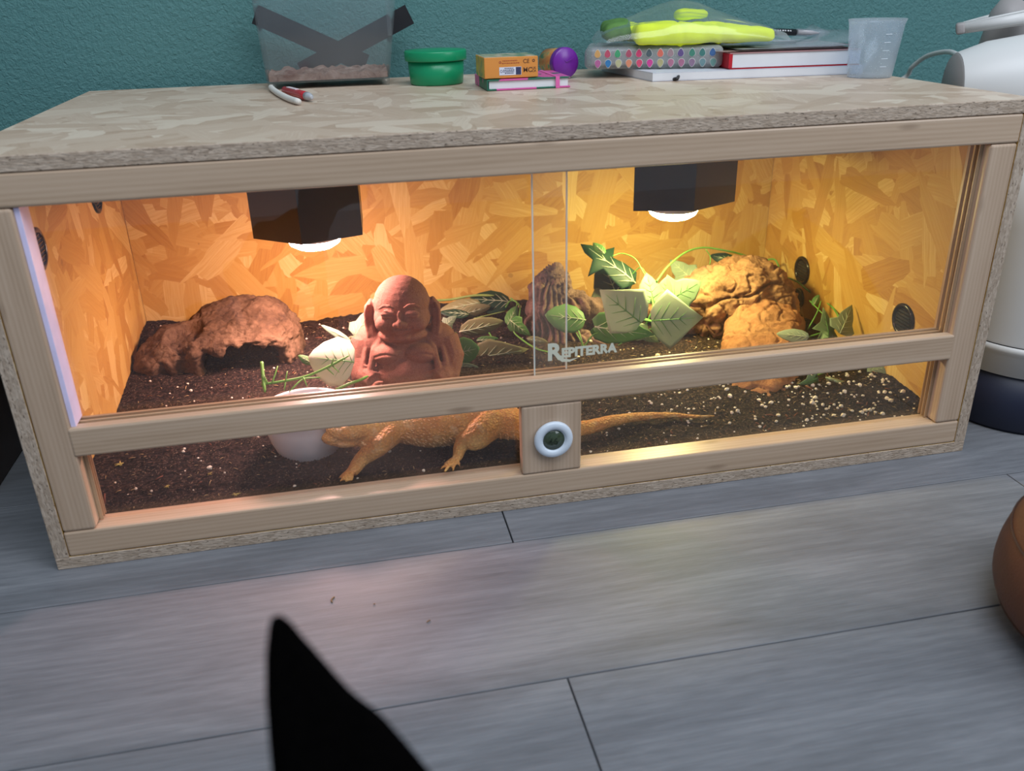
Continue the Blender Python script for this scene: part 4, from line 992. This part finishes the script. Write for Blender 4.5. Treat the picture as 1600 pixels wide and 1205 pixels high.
for j in range(n+1):
    for i in range(n+1):
        u, v = i/n, j/n
        prof = max(0, math.sin(math.pi*min(1, max(0, u)))**.45); pv = .0335+.026*v*math.exp(-((u-.50)/.26)**2)
        z = .002+prof*pv*(1 if v > .02 else .3)*(1-.30*max(0, u-.45)) + .003*fbm((u*5, v*5, 0), 1, 3)
        x = -.060+u*.295; y = -.010+v*.165
        if j in (0, n) or i in (0, n): z = .0015
        gr.append(b.verts.new(MV @ Vector((x, y, z+.001))))
for j in range(n):
    for i in range(n): f = b.faces.new((gr[j*(n+1)+i], gr[j*(n+1)+i+1], gr[(j+1)*(n+1)+i+1], gr[(j+1)*(n+1)+i])); f.smooth = True
obj('clear_bag', b, glass_mat('bag_film', .17, (.97, .98, .98), .12, 1.4), r, smooth=True)
# black pen with clear cap
r = empty('pen', (1.12, .47, zs), 'black felt pen with a clear cap, lying on the loose sheets', 'pen')
p0, p1 = at(1150, 48, .475), at(1294, 52, .475); d = (p1-p0).normalized(); L = (p1-p0).length
b = NB(); tube(b, [p0, p0+d*L*.64], .0052, 14); obj('barrel', b, BLACKP, r)
b = NB(); tube(b, [p0+d*L*.645, p0+d*L*.93, p0+d*L], [.0058, .0056, .003], 14); tag(obj('pen_cap', b, glass_mat('cap_plastic', .35, (.85, .88, .92), .1, 1.45), r), 'clear cap')
b = NB(); tube(b, [p0+d*L*.66, p0+d*L*.80, p0+d*L*.90], [.004, .0038, .001], 10); obj('pen_nib', b, plain('nib_grey', (.5, .42, .40), .4), r)
b = NB()
for k in range(9): box(b, L*(.34+.028*k), L*(.34+.028*k)+.0022+.0008*(k % 2), -.0010, .0012, .0050, .00535, M=frame_at(p0, d, (0, -.9, .45)))
obj('barrel_print', b, plain('print_light', (.5, .5, .5), .5), r)
# measuring cup
r = tag(empty('measuring_cup', (1.163, .300, Z)), 'translucent plastic measuring cup at the right end of the lid', 'cup')
M = Matrix.Translation((1.163, .300, 0)); prof = [(0, Z), (.0305, Z), (.0315, Z+.002), (.0375, Z+.072), (.0395, Z+.079), (.0390, Z+.0795), (.0365, Z+.072), (.0305, Z+.004), (.0, Z+.003)]
b = NB(); lathe(b, prof, 48, M)
for v in b.verts:
    if v.co.z > Z+.070: v.co.x += .004*max(0, (v.co.x-1.163)/.039)**3
obj('cup_wall', b, glass_mat('frosted_cup', .48, (.86, .92, .98), .18, 1.45), r, smooth=True)
b = NB()
for k in range(5): box(b, -.006, .004, 0, .0004, Z+.016+k*.011, Z+.0166+k*.011, M=Matrix.Translation((1.163, .300-.0318-.0009*(k+1.5), 0)))
obj('scale_marks', b, plain('mark_white', (.75, .8, .85), .5), r)
# ------------------------------------------------------------------ around the terrarium
WP = plain('white_appliance_plastic', (.66, .64, .62), .4, .45, .03, 8); WG = plain('grey_and_shaded_plastic', (.34, .31, .30), .5, .4, .04, 8)
r = empty('pail', (1.375, .115, 0), 'tall white pail with a dark blue base, right of the terrarium', 'pail')
M = Matrix.Translation((1.375, .115, 0))
b = NB(); lathe(b, [(0, 0), (.112, 0), (.117, .006), (.120, .088), (0, .088)], 56, M); tag(obj('pail_base', b, plain('dark_blue_plastic', (.018, .022, .045), .45, .4, .1, 8), r), 'dark blue base')
b = NB(); lathe(b, [(.119, .0885), (.1225, .090), (.1235, .122), (.1275, .126), (.1275, .132), (.1235, .134)], 56, M); obj('rim_band', b, WP, r)
b = NB(); lathe(b, [(.121, .1345), (.117, .30), (.108, .385), (.085, .392), (0, .394)], 56, M); obj('pail_body', b, WP, r)
r = empty('appliance', (1.34, .2, .40), 'white rounded appliance with a tapered drum and pronged handle, beside the lid\'s right edge', 'appliance')
c0 = Vector((1.240, .215, .462)); ax = Vector((1, -.38, .02)).normalized(); M = frame_at(c0, ax.orthogonal(), ax)
b = NB(); lathe(b, [(0, 0), (.0500, 0), (.0520, .002)], 56, M); obj('drum_end', b, WG, r)  # white end facing away from the window, its shade put into the grey colour
b = NB(); lathe(b, [(.0522, .0022), (.054, .006), (.066, .040), (.073, .085), (.072, .15), (.060, .20), (0, .215)], 56, M); obj('drum', b, WP, r, smooth=True)
def bar(p, q, w0, w1, h0, h1):
    b = NB(); d = (q-p).normalized(); s = Vector((-d.y, d.x, 0)).normalized(); u = d.cross(-s).normalized()
    if u.z < 0: u = -u
    a = [b.verts.new(p+s*w0*i+u*h0*j) for i, j in ((-1, -1), (1, -1), (1, 1), (-1, 1))]; c = [b.verts.new(q+s*w1*i+u*h1*j) for i, j in ((-1, -1), (1, -1), (1, 1), (-1, 1))]
    b.faces.new(a[::-1]); b.faces.new(c)
    for k in range(4): b.faces.new((a[k], a[(k+1) % 4], c[(k+1) % 4], c[k]))
    bmesh.ops.bevel(b, geom=list(b.edges), offset=.0028, segments=3, affect='EDGES'); return b
ha, hb = at(1504, 44, .26), at(1640, 20, .20)
obj('handle_arm', bar(ha, hb, .008, .012, .0075, .0105), WP, r, smooth=True)
hc, hd = at(1506, 40, .285), at(1563, 23, .33)
obj('handle_arm', bar(hc, hd, .006, .006, .005, .0045), WP, r, smooth=True)
b = NB(); box(b, -.0085, .0035, -.009, .024, -.0078, .0075, .003, M=frame_at(ha, (hb-ha))); obj('handle_joint', b, WG, r, smooth=True)
b = NB(); p, q = at(1570, 95, .30), at(1580, 22, .26)
tube(b, [p+Vector((.02, 0, -.03)), p, q, q+Vector((.008, 0, .01))], [.055, .046, .028, .025], 28); obj('neck', b, WG, r, smooth=True)
b = NB(); P = spline([(1.36, .655, .40), at(1409, 124, .645), at(1425, 105, .62), at(1448, 88, .58), at(1478, 81, .50), at(1496, 86, .42), at(1512, 98, .34)], 7); tube(b, P, .0042, 10)
tag(obj('power_cord', b, WP, base=tuple(P[0]), smooth=True), 'white cord arching from the wall to the white appliance', 'cord')
# dark cabinet on the left
r = empty('cabinet', (-.36, .38, 0), 'dark brown wooden cabinet standing left of the terrarium', 'cabinet')
DK = wood_mat('dark_brown_wood', (.030, .014, .009), (.042, .020, .012), (.018, .009, .006), 5)
b = NB(); box(b, -.60, -.132, .205, .64, .0, .36, .003); obj('cabinet_body', b, DK, r, grain='z')
b = NB(); box(b, -.595, -.37, .196, .2045, .02, .345, .002); obj('cabinet_door', b, DK, r, grain='z')
b = NB(); box(b, -.365, -.140, .196, .2045, .02, .345, .002); obj('cabinet_door', b, DK, r, grain='z')
b = NB(); box(b, -.61, -.124, .19, .65, .3605, .378, .003); obj('cabinet_top', b, DK, r, grain='x')
# leather pouf at the right edge
r = empty('pouf', (1.141, -.392, 0), 'round brown leather pouf at the right edge of the picture', 'pouf')
t = NT('brown_leather'); o_ = t.objc(); n = t.noise(o_, 12, 5); t.base(t.mix(n, (.095, .032, .015), (.15, .055, .024)), .55, .35); t.bump(t.voro(o_, 420), .35, .0008); LEA = t.m
def pr(z): return .166*(1-((z-.054)/.194)**1.97) if z > .054 else .166*(1-.45*((.054-z)/.073)**2.45)
prof = [(0, 0), (pr(0)-.012, 0)]+[(max(0, pr(z)), z) for z in [.001+.246*k/30 for k in range(31)]]+[(0, .2485)]
b = NB(); lathe(b, prof, 72, Matrix.Translation((1.141, -.392, 0)))
obj('pouf_body', b, LEA, r, smooth=True)
for z in (.022, .098):
    rr = pr(z)+.0006
    b = NB(); tube(b, [(1.141+rr*math.cos(k*math.pi/36), -.392+rr*math.sin(k*math.pi/36), z) for k in range(73)], .0013, 6, cap=False); obj('seam', b, plain('dark_seam', (.06, .025, .015), .6), r)
b = NB(); lathe(b, [(0, .246), (.016, .2460), (.018, .250), (.010, .253), (0, .254)], 24, Matrix.Translation((1.141, -.392, 0))); obj('button', b, LEA, r, smooth=True)
# black cat in front of the camera, seen as one ear and the back of its head
r = empty('cat', (.25, -.72, 0), 'black cat close to the camera, only its pointed ear showing', 'cat')
def ray(px, py, dd):
    d = (FWD+RT*((px-800)/FPX)-UP*((py-602.5)/FPX)); return CAM+d*dd
b = NB()
out = [(434, 952), (448, 962), (470, 991), (497, 1021), (525, 1054), (552, 1084), (594, 1114), (635, 1161), (680, 1216), (740, 1320), (600, 1400), (440, 1380), (430, 1260), (422, 1180), (415, 1092), (415, 1010), (421, 965)]
dd = .345; a = [b.verts.new(ray(x, y, dd-.004-(y-960)*.00006)) for x, y in out]; c = [b.verts.new(ray(x, y, dd+.004+(y-960)*.00010)) for x, y in out]
b.faces.new(a); b.faces.new(c[::-1])
for k in range(len(out)): b.faces.new((a[k], c[k], c[(k+1) % len(out)], a[(k+1) % len(out)]))
hc = ray(600, 1430, .352)
ell(b, hc, (.052, .043, .043)); ell(b, hc+Vector((.042, 0, -.014)), (.026, .024, .020)); ell(b, hc+Vector((-.03, 0, -.02)), (.035, .036, .036))
e2 = hc+Vector((-.025, -.045, .020)); tube(b, [hc+Vector((-.015, -.022, .015)), e2, e2+Vector((-.008, -.020, .018))], [.024, .016, .002], 10)
bx, by = hc.x-.09, hc.y-.01
tube(b, spline([hc+Vector((-.02, 0, -.02)), (hc.x-.05, hc.y, hc.z-.07), (bx-.01, by, .17), (bx-.06, by, .10), (bx-.10, by, .07)], 5), [.036]*5+[.046]*5+[.066]*5+[.074]*5+[.05], 20)
for s in (-1, 1):
    tube(b, [(bx+.035, by+s*.028, .17), (bx+.045, by+s*.03, .08), (bx+.045, by+s*.03, .016), (bx+.075, by+s*.03, .010)], [.026, .017, .014, .012], 12)
    ell(b, (bx-.055, by+s*.045, .065), (.05, .03, .06)); ell(b, (bx-.01, by+s*.055, .012), (.045, .016, .012))
tube(b, spline([(bx-.13, by, .03), (bx-.20, by-.03, .016), (bx-.22, by-.12, .014), (bx-.15, by-.17, .014)], 6), [.018]*6+[.015]*6+[.012]*6+[.006], 10)
b = remeshed(b, .0040, 3); t = NT('black_fur'); n = t.noise(t.mapping(t.objc(), sc=(1, 1, .3)), 400, 3); t.base(t.mix(n, (.0006, .0006, .0006), (.0025, .0022, .0022)), .95, .0); t.bump(n, .8, .002)
obj('body', b, t.m, r, smooth=True)
for s in (-1, 1):
    b = NB(); ell(b, hc+Vector((.044, s*.020, .010)), (.006, .006, .006), seg=12); obj('eye', b, plain('cat_eye', (.35, .30, .05), .1, .6), r, smooth=True)
b = NB(); ell(b, hc+Vector((.0685, 0, -.008)), (.004, .005, .003), seg=10); obj('nose', b, plain('cat_nose', (.02, .015, .015), .4), r, smooth=True)
# crumbs on the laminate
CR = plain('crumb_brown', (.22, .12, .05), .7); G_ = 'crumbs on the floor'
for (px, py, L, a, lab) in ((521, 937, .010, 1.3, 'curled straw crumb on the floor, upper left of three'), (670, 971, .005, .6, 'tan crumb on the floor, right of three'), (585, 944, .002, .2, 'tiny dark crumb on the floor between two tan ones')):
    p = atz(px, py, .0010); b = NB(); d = Vector((math.cos(a), math.sin(a), 0)); e = Vector((-d.y, d.x, 0))
    tube(b, spline([p-d*L*.5, p-d*L*.15+e*L*.2, p+d*L*.2+e*L*.15, p+d*L*.5], 4), [L*.05]+[max(.0006, L*.09)]*11+[L*.05], 6); tag(obj('crumb', b, CR, base=tuple(p)), lab, 'crumb', G_)
